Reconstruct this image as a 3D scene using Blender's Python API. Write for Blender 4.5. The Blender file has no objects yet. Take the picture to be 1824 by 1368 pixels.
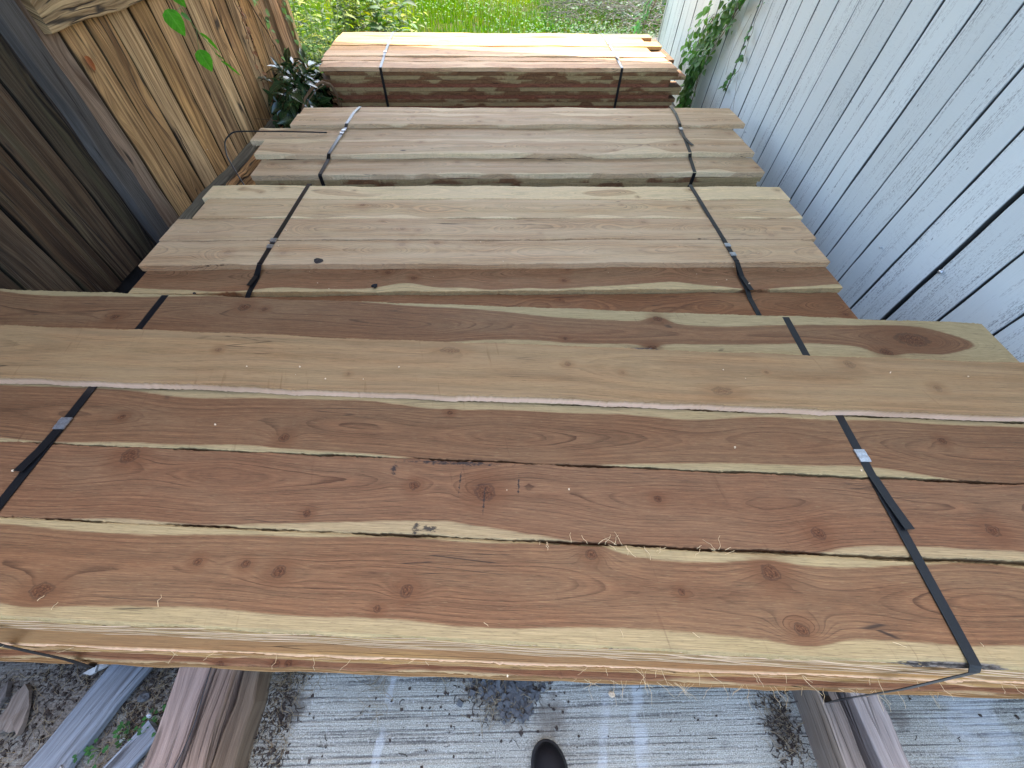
import bpy, math, random
import numpy as np
from mathutils import Matrix, Vector
C = bpy.context.scene
col = C.collection
R_ = math.radians

# ------------------------------------------------------------------ camera
cam_d = bpy.data.cameras.new('camera'); cam = bpy.data.objects.new('camera', cam_d); col.objects.link(cam)
cam_d.sensor_width = 36.0; cam_d.lens = 36.0 * 682.1 / 1824; cam_d.clip_start = 0.02; cam_d.clip_end = 500
f = 682.1
Yc = np.array([-20, 913, -f]); Yc = Yc / np.linalg.norm(Yc)
Dc = np.array([-16, -510, -f]); Dc = Dc / np.linalg.norm(Dc)
Dc = Dc - Yc * (Yc @ Dc); Dc /= np.linalg.norm(Dc); Zc = -Dc; Xc = np.cross(Yc, Zc)
M = Matrix((tuple(Xc) + (0,), tuple(Yc) + (0,), tuple(Zc) + (1.2,), (0, 0, 0, 1)))
cam.matrix_world = M
C.camera = cam

# ------------------------------------------------------------------ light
SUN_EL, SUN_AZ = 56.0, 8.0        # azimuth measured from +Y towards +X
w = bpy.data.worlds.new('World'); C.world = w; w.use_nodes = True
nt = w.node_tree; nt.nodes.clear()
sky = nt.nodes.new('ShaderNodeTexSky'); sky.sky_type = 'NISHITA'; sky.sun_disc = False
sky.sun_elevation = R_(SUN_EL); sky.sun_rotation = R_(SUN_AZ); sky.dust_density = 2.2; sky.ozone_density = .8; sky.air_density = 1.0
bg = nt.nodes.new('ShaderNodeBackground'); bg.inputs['Strength'].default_value = 0.15
wo = nt.nodes.new('ShaderNodeOutputWorld')
nt.links.new(sky.outputs[0], bg.inputs[0]); nt.links.new(bg.outputs[0], wo.inputs[0])
sl = bpy.data.lights.new('sun', 'SUN'); sl.energy = 2.0; sl.angle = R_(0.6); sl.color = (1, .94, .84)
sun = bpy.data.objects.new('sun', sl); col.objects.link(sun)
sd = Vector((math.sin(R_(SUN_AZ)) * math.cos(R_(SUN_EL)), math.cos(R_(SUN_AZ)) * math.cos(R_(SUN_EL)), math.sin(R_(SUN_EL))))
sun.rotation_euler = sd.to_track_quat('Z', 'Y').to_euler(); sun.location = (0, 6, 8)
C.view_settings.view_transform = 'Standard'; C.view_settings.look = 'None'
C.view_settings.exposure = 2.68; C.view_settings.gamma = 1
C.cycles.max_bounces = 8; C.cycles.diffuse_bounces = 5; C.cycles.transparent_max_bounces = 8

# ------------------------------------------------------------------ node helper
class G:
    def __init__(s, name):
        s.m = bpy.data.materials.new(name); s.m.use_nodes = True; s.t = s.m.node_tree; s.t.nodes.clear()
        s.out = s.t.nodes.new('ShaderNodeOutputMaterial')
    def put(s, sock, v):
        if isinstance(v, bpy.types.NodeSocket): s.t.links.new(v, sock)
        elif v is not None:
            if hasattr(sock, 'default_value'):
                try: sock.default_value = v
                except Exception: sock.default_value = (*v, 1) if hasattr(v, '__len__') else (v, v, v)
    def math(s, op, a, b=None, c=None, clamp=False):
        n = s.t.nodes.new('ShaderNodeMath'); n.operation = op; n.use_clamp = clamp
        for i, v in enumerate((a, b, c)):
            if v is not None: s.put(n.inputs[i], v)
        return n.outputs[0]
    def attr(s, name, t='GEOMETRY'):
        n = s.t.nodes.new('ShaderNodeAttribute'); n.attribute_name = name; n.attribute_type = t; return n
    def sep(s, v):
        n = s.t.nodes.new('ShaderNodeSeparateXYZ'); s.put(n.inputs[0], v); return n.outputs
    def comb(s, x=0., y=0., z=0.):
        n = s.t.nodes.new('ShaderNodeCombineXYZ')
        for i, v in enumerate((x, y, z)): s.put(n.inputs[i], v)
        return n.outputs[0]
    def vmul(s, v, k):
        n = s.t.nodes.new('ShaderNodeVectorMath'); n.operation = 'MULTIPLY'; s.put(n.inputs[0], v); s.put(n.inputs[1], k); return n.outputs[0]
    def noise(s, v, scale=1., detail=3., rough=.55, dist=0., dim='3D', w=None):
        n = s.t.nodes.new('ShaderNodeTexNoise'); n.noise_dimensions = dim
        if dim != '1D': s.put(n.inputs['Vector'], v)
        if w is not None: s.put(n.inputs['W'], w)
        n.inputs['Scale'].default_value = scale; n.inputs['Detail'].default_value = detail
        n.inputs['Roughness'].default_value = rough; n.inputs['Distortion'].default_value = dist
        return n.outputs['Fac']
    def white(s, w):
        n = s.t.nodes.new('ShaderNodeTexWhiteNoise'); n.noise_dimensions = '1D'; s.put(n.inputs['W'], w); return n.outputs['Value']
    def vor(s, v, scale=1., feature='F1', rnd=1.):
        n = s.t.nodes.new('ShaderNodeTexVoronoi'); n.feature = feature; s.put(n.inputs['Vector'], v)
        n.inputs['Scale'].default_value = scale; n.inputs['Randomness'].default_value = rnd; return n.outputs['Distance']
    def rng(s, v, a, b, c=0., d=1., smooth=True):
        n = s.t.nodes.new('ShaderNodeMapRange'); n.interpolation_type = 'SMOOTHSTEP' if smooth else 'LINEAR'
        for i, q in enumerate((v, a, b, c, d)): s.put(n.inputs[i], q)
        return n.outputs[0]
    def mix(s, fac, a, b, mode='MIX'):
        n = s.t.nodes.new('ShaderNodeMix'); n.data_type = 'RGBA'; n.blend_type = mode
        s.put(n.inputs[0], fac)
        for sock, v in ((n.inputs[6], a), (n.inputs[7], b)):
            if isinstance(v, bpy.types.NodeSocket): s.t.links.new(v, sock)
            else: sock.default_value = (*v[:3], 1)
        return n.outputs[2]
    def bump(s, h, strength=.5, dist=.001, normal=None):
        n = s.t.nodes.new('ShaderNodeBump'); n.inputs['Strength'].default_value = strength; n.inputs['Distance'].default_value = dist
        s.put(n.inputs['Height'], h)
        if normal is not None: s.put(n.inputs['Normal'], normal)
        return n.outputs[0]
    def finish(s, color, rough=.7, normal=None, spec=.35, metal=0., coat=0.):
        p = s.t.nodes.new('ShaderNodeBsdfPrincipled')
        if isinstance(color, bpy.types.NodeSocket): s.t.links.new(color, p.inputs['Base Color'])
        else: p.inputs['Base Color'].default_value = (*color, 1)
        s.put(p.inputs['Roughness'], rough)
        s.put(p.inputs['Metallic'], metal)
        p.inputs['Specular IOR Level'].default_value = spec
        p.inputs['Coat Weight'].default_value = coat
        if normal is not None: s.t.links.new(normal, p.inputs['Normal'])
        s.p = p
        s.t.links.new(p.outputs[0], s.out.inputs[0]); return s.m
    def pos(s):
        return s.t.nodes.new('ShaderNodeNewGeometry').outputs['Position']
    def obj(s):
        return s.t.nodes.new('ShaderNodeObjectInfo')

# ------------------------------------------------------------------ materials
def cedar(name, heart, sap, ringk=1.0, side=None, grey=(.3, .28, .25), greyk=.0, saw=.5, edge_fuzz=.5):
    g = G(name)
    wc = g.attr('wc').outputs['Vector']; u, v, ww = g.sep(wc)
    wr = g.attr('wr').outputs['Vector']; R, K, S = g.sep(wr)
    ext = g.attr('wx').outputs['Vector']; bark, stain, topm = g.sep(ext)
    # growth rings
    j = g.noise(g.vmul(wc, (9., 90., 90.)), 1., 2.)
    Rn = g.math('ADD', R, g.math('MULTIPLY', g.math('SUBTRACT', j, .5), .0022))
    t = g.math('DIVIDE', Rn, .0052)
    fl = g.math('FLOOR', t); fr = g.math('FRACT', t)
    rnd = g.white(fl)
    line = g.math('MULTIPLY', g.rng(fr, .62, .95), g.math('SUBTRACT', 1., g.rng(fr, .95, 1.)))
    brk = g.noise(g.vmul(wc, (4., 30., 30.)), 1., 3.)
    line = g.math('MULTIPLY', line, g.math('MULTIPLY', g.math('POWER', rnd, 1.1), g.rng(brk, .30, .58)))
    band = g.noise(None, 1., 3., .6, dim='1D', w=g.math('MULTIPLY', Rn, 130.))
    fib = g.noise(g.vmul(wc, (14., 620., 620.)), 1., 4., .65)
    fib2 = g.noise(g.vmul(wc, (45., 1500., 1500.)), 1., 2., .6)
    blo = g.noise(g.vmul(wc, (3.2, 14., 14.)), 1., 3.)
    blo2 = g.noise(g.vmul(wc, (1.3, 26., 26.)), 1., 4., .6)
    # sap / heart
    fz = g.math('MULTIPLY', g.math('SUBTRACT', g.noise(g.vmul(wc, (25., 300., 300.)), 1., 3.), .5), .005)
    hm = g.rng(g.math('ADD', S, fz), -.0022, .0022)
    hc = g.mix(g.rng(band, .3, .7), tuple(c * .80 for c in heart), tuple(min(1, c * 1.16) for c in heart))
    hc = g.mix(g.math('MULTIPLY', g.rng(blo, .35, .7), .55), hc, (heart[0] * 1.15, heart[1] * 1.38, heart[2] * 1.5))
    sc = g.mix(g.rng(band, .3, .7), tuple(c * .88 for c in sap), sap)
    sc = g.mix(g.math('MULTIPLY', g.rng(blo, .45, .75), .5), sc, (sap[0] * .78, sap[1] * .8, sap[2] * .72))
    c = g.mix(hm, sc, hc)
    c = g.mix(g.math('MULTIPLY', line, g.math('ADD', g.math('MULTIPLY', hm, .75 * ringk), .25 * ringk)), c, (heart[0] * .28, heart[1] * .25, heart[2] * .25))
    # fine fibre
    fmul = g.rng(fib, .28, .72, .62, 1.34, False)
    c = g.mix(1., c, g.comb(fmul, fmul, fmul), 'MULTIPLY')
    spk = g.rng(fib2, .30, .43, .50, 1.)
    c = g.mix(1., c, g.comb(spk, spk, spk), 'MULTIPLY')
    light = g.rng(fib2, .60, .74, 0., .40)
    c = g.mix(light, c, (sap[0] * 1.1, sap[1] * 1.15, sap[2] * 1.15))
    # knots
    kz = g.noise(g.vmul(wc, (70., 110., 110.)), 1., 3.)
    K = g.math('ADD', K, g.math('MULTIPLY', g.math('SUBTRACT', kz, .5), 1.1))
    kn = g.math('MULTIPLY', g.rng(K, 1.15, .6), .8); kring = g.math('SINE', g.math('MULTIPLY', K, 16.))
    ang = g.noise(g.vmul(wc, (260., 260., 260.)), 1., 3.)
    kcol = g.mix(g.rng(kring, -.6, .9), (heart[0] * .52, heart[1] * .42, heart[2] * .38), (heart[0] * .82, heart[1] * .70, heart[2] * .60))
    kcol = g.mix(g.rng(ang, .42, .62), kcol, (heart[0] * .22, heart[1] * .17, heart[2] * .15))
    halo = g.math('MULTIPLY', g.rng(K, 4.2, 1.0), .5)
    c = g.mix(halo, c, (heart[0] * .66, heart[1] * .52, heart[2] * .42))
    rim = g.math('MULTIPLY', g.rng(K, 1.25, 1.05), g.rng(K, .8, 1.0))
    c = g.mix(kn, c, kcol)
    c = g.mix(g.math('MULTIPLY', rim, .38), c, (.03, .018, .012))
    # weathered grey veil
    if greyk > 0:
        gk = g.math('MULTIPLY', g.rng(blo2, .28, .7), greyk)
        c = g.mix(gk, c, grey)
    # saw marks across the board
    sv = g.comb(g.math('ADD', g.math('MULTIPLY', u, 62.), g.math('MULTIPLY', v, 16.)), g.math('MULTIPLY', v, 5.), 0.)
    sm = g.noise(sv, 1., 3., .7)
    smk = g.math('MULTIPLY', g.rng(sm, .60, .74), g.rng(g.noise(g.vmul(wc, (2.2, 5., 5.)), 1., 1.), .45, .62))
    c = g.mix(g.math('MULTIPLY', smk, .5 * saw), c, (heart[0] * .42, heart[1] * .34, heart[2] * .3))
    # checks: long thin dark cracks
    ck = g.vor(g.vmul(wc, (2.4, 85., 85.)), 1., 'DISTANCE_TO_EDGE')
    ckm = g.math('MULTIPLY', g.rng(ck, .022, .004), g.rng(g.noise(g.vmul(wc, (3., 9., 9.)), 1., 2.), .60, .68))
    c = g.mix(g.math('MULTIPLY', ckm, .85), c, (.03, .02, .014))
    # bark and stain masks
    bn = g.noise(g.vmul(wc, (60., 300., 300.)), 1., 4.)
    c = g.mix(g.rng(g.math('ADD', bark, g.math('MULTIPLY', g.math('SUBTRACT', bn, .5), .9)), .45, .62), c,
              g.mix(g.rng(bn, .4, .65), (.028, .019, .015), (.19, .15, .12)))
    sn = g.noise(g.vmul(wc, (85., 150., 150.)), 1., 4., .7)
    c = g.mix(g.math('MULTIPLY', g.rng(g.math('ADD', stain, g.math('MULTIPLY', g.math('SUBTRACT', sn, .5), 1.6)), .5, .8), .88), c, (.026, .022, .02))
    if side: c = g.mix(g.math('MULTIPLY', g.math('SUBTRACT', 1., topm), g.rng(blo, .3, .6, .55, .9)), c, side)
    tint = g.obj().outputs['Color']
    c = g.mix(1., c, tint, 'MULTIPLY')
    h = g.math('ADD', g.math('MULTIPLY', fib, .7), g.math('ADD', g.math('MULTIPLY', fib2, .5), g.math('MULTIPLY', sm, .35 * saw)))
    h = g.math('SUBTRACT', h, g.math('MULTIPLY', ckm, .8))
    h = g.math('SUBTRACT', h, g.math('MULTIPLY', rim, .6))
    ro = g.rng(fib, .2, .8, .62, .82, False)
    return g.finish(c, ro, g.bump(h, .6, .0012), .22)

M_CED = cedar('rough_cedar', (.212, .098, .042), (.43, .302, .142), .8, saw=.75)
M_PALE = cedar('pale_cedar', (.35, .215, .105), (.50, .35, .165), .45, grey=(.37, .275, .16), greyk=.45, saw=.9, side=(.80, .60, .50))
M_MID = cedar('weathered_cedar', (.56, .335, .165), (.86, .64, .36), .8, grey=(.74, .55, .345), greyk=.58, saw=.35)
M_RED = cedar('red_cedar', (.29, .10, .052), (.6, .38, .18), .7, greyk=.0, saw=.3)

def oldwood(name, crack=.6, green=.0, knot=1., rough=.85, hl=.5, streak=1., con=1.):
    g = G(name)
    pc = g.attr('pc').outputs['Vector']; u, v, sd_ = g.sep(pc)
    base = g.attr('pcol').outputs['Color']
    vv = g.comb(g.math('ADD', u, g.math('MULTIPLY', sd_, 17.3)), v, g.math('MULTIPLY', sd_, .37))
    # knots
    kv = g.vmul(vv, (1.9, 9., 3.))
    kd = g.vor(kv, 1., 'F1'); kb = g.rng(kd, .42, .0)
    warp = g.math('MULTIPLY', kb, .035 * knot)
    v2 = g.math('ADD', v, warp)
    vw = g.comb(g.math('ADD', u, g.math('MULTIPLY', sd_, 17.3)), v2, g.math('MULTIPLY', sd_, .37))
    a = g.noise(g.vmul(vw, (2.0, 62., 3.)), 1., 4., .65)
    b = g.noise(g.vmul(vw, (5., 240., 9.)), 1., 4., .65)
    c2 = g.noise(g.vmul(vw, (16., 900., 9.)), 1., 2.)
    big = g.noise(g.vmul(vv, (1.4, 6., 3.)), 1., 3.)
    c = g.mix(g.rng(a, .3, .7), g.mix(con, base, (.38, .31, .25), 'MULTIPLY'), g.mix(con, base, (1.25, 1.22, 1.16), 'MULTIPLY'))
    c = g.mix(g.math('MULTIPLY', g.rng(b, .52, .75), .55 * hl), c, g.mix(.5, base, (.50, .44, .34)))
    c = g.mix(g.math('MULTIPLY', g.rng(b, .47, .27), .85 * streak), c, g.mix(1., base, (.20, .15, .11), 'MULTIPLY'))
    f = g.rng(c2, .25, .75, .74, 1.24, False)
    c = g.mix(1., c, g.comb(f, f, f), 'MULTIPLY')
    bm = g.rng(big, .35, .7, .72, 1.22, False)
    c = g.mix(1., c, g.comb(bm, bm, g.math('MULTIPLY', bm, .98)), 'MULTIPLY')
    if green:
        gm = g.noise(g.vmul(vv, (2., 22., 3.)), 1., 3.)
        c = g.mix(g.math('MULTIPLY', g.rng(gm, .5, .7), green), c, (.13, .15, .07))
    kc = g.rng(kd, .10, .055)
    c = g.mix(g.math('MULTIPLY', kc, .85 * min(1, knot)), c, (.035, .022, .015))
    ck = g.vor(g.vmul(vw, (1.5, 42., 3.)), 1., 'DISTANCE_TO_EDGE')
    cm = g.math('MULTIPLY', g.rng(ck, .05, .012), g.rng(g.noise(g.vmul(vv, (3., 16., 3.)), 1., 3.), .50, .60))
    c = g.mix(g.math('MULTIPLY', cm, .9 * crack), c, (.022, .015, .01))
    pit = g.noise(g.vmul(vw, (60., 260., 9.)), 1., 3.)
    pm = g.math('MULTIPLY', g.rng(pit, .66, .74), g.rng(g.noise(g.vmul(vv, (4., 22., 3.)), 1., 2.), .52, .62))
    c = g.mix(g.math('MULTIPLY', pm, .75), c, (.02, .013, .008))
    h = g.math('ADD', g.math('MULTIPLY', a, .8), g.math('ADD', g.math('MULTIPLY', b, .8), g.math('MULTIPLY', c2, .35)))
    h = g.math('SUBTRACT', h, g.math('MULTIPLY', cm, 1.))
    return g.finish(c, rough, g.bump(h, .9, .0035), .25)

M_FENCE = oldwood('weathered_fence_wood', 1., .12)
M_GREY = oldwood('grey_weathered_wood', .9, .0, .7, hl=.35, streak=.5, con=.6)
M_BEAM = oldwood('dunnage_wood', .45, .0, .6, hl=.25, streak=.3, con=.45)

def paint():
    g = G('pale_blue_paint')
    pc = g.attr('pc').outputs['Vector']; u, v, sd_ = g.sep(pc)
    base = g.attr('pcol').outputs['Color']
    vv = g.comb(g.math('ADD', u, g.math('MULTIPLY', sd_, 11.3)), v, g.math('MULTIPLY', sd_, .61))
    fine = g.noise(g.vmul(vv, (130., 420., 9.)), 1., 3., .7)
    cross = g.noise(g.vmul(vv, (420., 30., 9.)), 1., 2., .6)
    gr = g.noise(g.vmul(vv, (7., 210., 9.)), 1., 4., .65)
    reg = g.noise(g.vmul(vv, (1.6, 18., 3.)), 1., 3., .6)
    c = g.mix(g.rng(reg, .3, .7), g.mix(1., base, (.94, .95, .95), 'MULTIPLY'), base)
    worn = g.math('MULTIPLY', g.rng(g.math('ADD', g.math('MULTIPLY', fine, .55), g.math('MULTIPLY', gr, .45)), .50, .60), g.rng(reg, .44, .62))
    c = g.mix(g.math('MULTIPLY', worn, .78), c, (.17, .18, .18))
    worn2 = g.math('MULTIPLY', g.rng(cross, .58, .68), g.rng(g.noise(g.vmul(vv, (2.5, 12., 3.)), 1., 2.), .45, .7))
    c = g.mix(g.math('MULTIPLY', worn2, .30), c, (.30, .33, .35))
    dot = g.vor(g.vmul(vv, (9., 26., 7.)), 1., 'F1')
    c = g.mix(g.math('MULTIPLY', g.rng(dot, .055, .03), .7), c, (.07, .075, .08))
    h = g.math('ADD', g.math('MULTIPLY', gr, .8), g.math('ADD', g.math('MULTIPLY', fine, .5), g.math('MULTIPLY', cross, .35)))
    h = g.math('SUBTRACT', h, g.math('MULTIPLY', worn, .3))
    return g.finish(c, .55, g.bump(h, .5, .0018), .4)
M_PAINT = paint()

def concrete():
    g = G('broomed_concrete')
    p = g.pos(); x, y, z = g.sep(p)
    wv = g.noise(g.vmul(p, (1.2, 3., 1.)), 1., 2.)
    yy = g.math('ADD', y, g.math('MULTIPLY', wv, .012))
    br = g.noise(g.comb(g.math('MULTIPLY', x, 2.), g.math('MULTIPLY', yy, 190.), 0.), 1., 2., .5)
    br2 = g.noise(g.comb(g.math('MULTIPLY', x, 9.), g.math('MULTIPLY', yy, 90.), 3.), 1., 3., .6)
    gn = g.noise(g.vmul(p, (420., 420., 1.)), 1., 3., .7)
    gn2 = g.noise(g.vmul(p, (150., 170., 1.)), 1., 3., .65)
    bl = g.noise(g.vmul(p, (5., 7., 1.)), 1., 4., .6)
    c = g.mix(g.rng(bl, .3, .7), (.33, .32, .265), (.43, .415, .35))
    gro = g.math('MULTIPLY', g.rng(g.math('ADD', br, g.math('MULTIPLY', g.math('SUBTRACT', gn2, .5), .35)), .50, .36), g.rng(br2, .38, .58, .45, 1.))
    gro2 = g.rng(br2, .42, .30)
    c = g.mix(g.math('MULTIPLY', gro, .88), c, (.085, .08, .075))
    c = g.mix(g.math('MULTIPLY', gro2, .6), c, (.09, .085, .08))
    s1 = g.rng(gn, .3, .7, .35, 1.65, False); c = g.mix(1., c, g.comb(s1, s1, s1), 'MULTIPLY')
    c = g.mix(g.math('MULTIPLY', g.rng(gn2, .60, .70), .6), c, (.62, .62, .6))
    # pale lime stains: long runs down the slab
    def strip(x0, wd, sl):
        d = g.math('ABSOLUTE', g.math('SUBTRACT', x, g.math('ADD', x0, g.math('MULTIPLY', y, sl))))
        d = g.math('ADD', d, g.math('MULTIPLY', g.math('SUBTRACT', g.noise(g.vmul(p, (40., 25., 1.)), 1., 4.), .5), wd * 1.6))
        return g.rng(d, wd, wd * .35)
    st = g.math('MAXIMUM', strip(.265, .016, .25), g.math('MAXIMUM', strip(.335, .022, .12), g.math('MAXIMUM', strip(1.17, .13, .3), strip(-.27, .012, .1))))
    st = g.math('MULTIPLY', st, g.rng(g.noise(g.vmul(p, (9., 14., 1.)), 1., 3.), .38, .6))
    c = g.mix(g.math('MULTIPLY', st, .38), c, (.62, .65, .66))
    # earth ground in on the left
    dm = g.math('ADD', g.rng(x, -.50, -.95), g.math('MULTIPLY', g.math('SUBTRACT', g.noise(g.vmul(p, (11., 11., 1.)), 1., 5., .7), .5), 1.9))
    dcol = g.mix(g.rng(gn2, .35, .65), (.075, .055, .042), (.20, .165, .135))
    c = g.mix(g.math('MULTIPLY', g.rng(dm, .50, .95), .75), c, dcol)
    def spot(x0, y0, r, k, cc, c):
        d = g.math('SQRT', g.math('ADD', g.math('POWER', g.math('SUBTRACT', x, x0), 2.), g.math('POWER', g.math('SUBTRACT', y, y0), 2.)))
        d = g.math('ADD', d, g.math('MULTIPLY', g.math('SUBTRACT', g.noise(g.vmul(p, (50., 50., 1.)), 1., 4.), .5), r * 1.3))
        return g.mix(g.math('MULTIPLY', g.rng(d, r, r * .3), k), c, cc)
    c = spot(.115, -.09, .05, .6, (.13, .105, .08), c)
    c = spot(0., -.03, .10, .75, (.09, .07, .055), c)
    c = spot(.66, -.12, .05, .7, (.10, .085, .07), c)
    c = spot(.95, -.11, .03, .6, (.14, .12, .1), c)
    c = spot(-.50, -.06, .045, .7, (.09, .075, .06), c)
    h = g.math('ADD', g.math('MULTIPLY', br, 1.), g.math('ADD', g.math('MULTIPLY', br2, .8), g.math('MULTIPLY', gn, .45)))
    return g.finish(c, .95, g.bump(h, 1., .004), .08)
M_CONC = concrete()

def soil(name, a, b, c3):
    g = G(name); p = g.pos()
    n1 = g.noise(p, 9., 6., .7); n2 = g.noise(p, 90., 4., .7); n3 = g.noise(p, 1.1, 3.)
    c = g.mix(g.rng(n1, .35, .65), a, b); c = g.mix(g.rng(n3, .4, .62), c, c3)
    s = g.rng(n2, .3, .7, .6, 1.4, False); c = g.mix(1., c, g.comb(s, s, s), 'MULTIPLY')
    return g.finish(c, .95, g.bump(g.math('ADD', n1, n2), .9, .02), .15)
M_SOIL = soil('lawn_soil', (.045, .055, .008), (.09, .085, .02), (.035, .07, .005))

def leafmat(name, trans=.35, rough=.45, spec=.5, vein=.3):
    g = G(name)
    c0 = g.attr('lcol').outputs['Color']; luv = g.attr('luv').outputs['Vector']; a, b, _ = g.sep(luv)
    mid = g.rng(g.math('ABSOLUTE', b), .10, .02)
    wv = g.math('SINE', g.math('MULTIPLY', g.math('SUBTRACT', a, g.math('MULTIPLY', g.math('ABSOLUTE', b), .35)), 44.))
    vn = g.math('MAXIMUM', mid, g.math('MULTIPLY', g.rng(wv, .75, 1.), .6))
    c = g.mix(g.math('MULTIPLY', vn, vein), c0, g.mix(.5, c0, (.35, .5, .15)))
    n = g.noise(g.pos(), 60., 2.); s = g.rng(n, .3, .7, .8, 1.2, False); c = g.mix(1., c, g.comb(s, s, s), 'MULTIPLY')
    m = g.finish(c, rough, None, spec)
    tr = g.t.nodes.new('ShaderNodeBsdfTranslucent'); g.t.links.new(g.mix(1., c, (1.25, 1.35, .6), 'MULTIPLY'), tr.inputs[0])
    mx = g.t.nodes.new('ShaderNodeMixShader'); mx.inputs[0].default_value = trans
    g.t.links.new(g.p.outputs[0], mx.inputs[1]); g.t.links.new(tr.outputs[0], mx.inputs[2]); g.t.links.new(mx.outputs[0], g.out.inputs[0])
    return m
M_LEAF = leafmat('broad_leaf', .35, .6, .3)
M_GLOSS = leafmat('glossy_leaf', .12, .25, .8)
M_BLADE = leafmat('grass_blade', .35, .8, .02, 0.)
M_DRYLEAF = leafmat('dry_leaf', .2, .7, .2)

def plain(name, c, rough=.6, spec=.4, metal=0., nscale=60., amp=.25, bump=.2, bd=.001):
    g = G(name); n = g.noise(g.pos(), nscale, 4., .65); s = g.rng(n, .3, .7, 1 - amp, 1 + amp, False)
    cc = g.mix(1., c, g.comb(s, s, s), 'MULTIPLY')
    return g.finish(cc, rough, g.bump(n, bump, bd), spec, metal)
M_STRAP = plain('black_strap', (.009, .009, .010), .36, .4, nscale=260., amp=.3, bump=.25, bd=.0006)
M_SEAL = plain('crimped_seal', (.55, .57, .6), .38, .5, .9, nscale=300., amp=.25, bump=.5, bd=.001)
M_STEM = plain('vine_stem', (.16, .10, .055), .8, .2)
M_GSTEM = plain('green_stem', (.15, .22, .06), .6, .3)
M_DRY = plain('dry_vine', (.26, .12, .05), .85, .2)
M_STRAW = plain('straw', (.26, .20, .12), .8, .2, nscale=300.)
M_FIB = plain('wood_fibre', (.85, .62, .34), .7, .2)
M_CHIP = plain('wood_chip', (.75, .56, .36), .7, .2, nscale=300.)
M_STONE = plain('grey_gravel', (.095, .095, .095), .75, .3, nscale=120., amp=.4, bump=.5, bd=.003)
M_CLOD = plain('debris', (.07, .055, .045), .95, .1, nscale=200., amp=.5, bump=.8, bd=.004)
M_LEATHER = plain('black_leather', (.005, .0045, .006), .6, .22, nscale=420., amp=.3, bump=.5, bd=.0012)
M_RUBBER = plain('black_rubber', (.018, .017, .017), .7, .3, nscale=200.)
M_CLOTH = plain('dark_denim', (.03, .035, .05), .9, .2, nscale=600., bump=.5)
M_PLASTIC = plain('black_plastic_sheet', (.012, .012, .014), .3, .6, nscale=40.)
M_NAIL = plain('nail_metal', (.62, .64, .66), .4, .5, .8)
M_WIRE = plain('wire', (.20, .21, .22), .6, .3, .3)
M_TWIG = plain('dry_twigs', (.20, .175, .14), .9, .15)
M_FOUND = plain('foundation', (.22, .21, .2), .9, .2, nscale=30.)
M_DARK = plain('dark_gap_backing', (.025, .024, .024), .9, .1, nscale=30.)  # near-black backing, paints the gaps between boards as shade
M_SHADE_SLAB = plain('shade_slab_boards', (.22, .17, .12), .85, .2, nscale=8.)  # for the added overhead slab that shades the lumber

# ------------------------------------------------------------------ objects
ORG = {}
def tag(o, label=None, cat=None, group=None, kind=None):
    if label: o['label'] = label
    if cat: o['category'] = cat
    if group: o['group'] = group
    if kind: o['kind'] = kind
    return o
def thing(name, loc, label, cat, group=None):
    o = bpy.data.objects.new(name, None); o.empty_display_size = .05; o.location = loc; col.objects.link(o)
    ORG[o.name] = np.array(loc, float); return tag(o, label, cat, group)
def mesh_obj(name, V, F, mat, parent=None, attrs=None, smooth=False, tint=None, origin=None):
    """V world coords; F list/array of faces. attrs: {name:(type, array per vertex)}"""
    V = np.asarray(V, float)
    if parent is not None: org = ORG[parent.name]
    else:
        org = np.array(origin if origin is not None else (V.mean(0)[0], V.mean(0)[1], V[:, 2].min()), float)
    me = bpy.data.meshes.new(name)
    Vl = V - org
    if isinstance(F, np.ndarray):
        n, k = F.shape
        me.vertices.add(len(Vl)); me.vertices.foreach_set('co', Vl.ravel())
        me.loops.add(n * k); me.loops.foreach_set('vertex_index', F.ravel().astype(np.int32))
        me.polygons.add(n); me.polygons.foreach_set('loop_start', np.arange(0, n * k, k, dtype=np.int32))
        me.update(calc_edges=True)
    else:
        me.from_pydata([tuple(q) for q in Vl], [], [tuple(int(i) for i in q) for q in F]); me.update()
    if smooth: me.polygons.foreach_set('use_smooth', [True] * len(me.polygons))
    if attrs:
        for k, (t, a) in attrs.items():
            at = me.attributes.new(k, t, 'POINT')
            a = np.asarray(a, np.float32)
            if t == 'FLOAT_COLOR':
                if a.shape[1] == 3: a = np.hstack([a, np.ones((len(a), 1), np.float32)])
                at.data.foreach_set('color', a.ravel())
            else: at.data.foreach_set('vector', a.ravel())
    me.materials.append(mat); me.validate()
    o = bpy.data.objects.new(name, me); col.objects.link(o)
    if parent is None: o.location = org; ORG[o.name] = org
    else: o.parent = parent; ORG[o.name] = org
    if tint: o.color = (*tint, 1)
    return o
def struct(name, *a, **k): return tag(mesh_obj(name, *a, **k), kind='structure')

def wob(seed, x, amp, wl):
    r = np.random.RandomState(seed); y = np.zeros_like(x)
    for i in range(4):
        fr = 2 * math.pi / (wl * (1.0 / (1.7 ** i))); y += amp * (.62 ** i) * np.sin(x * fr * r.uniform(.8, 1.2) + r.uniform(0, 6.28))
    return y

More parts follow.
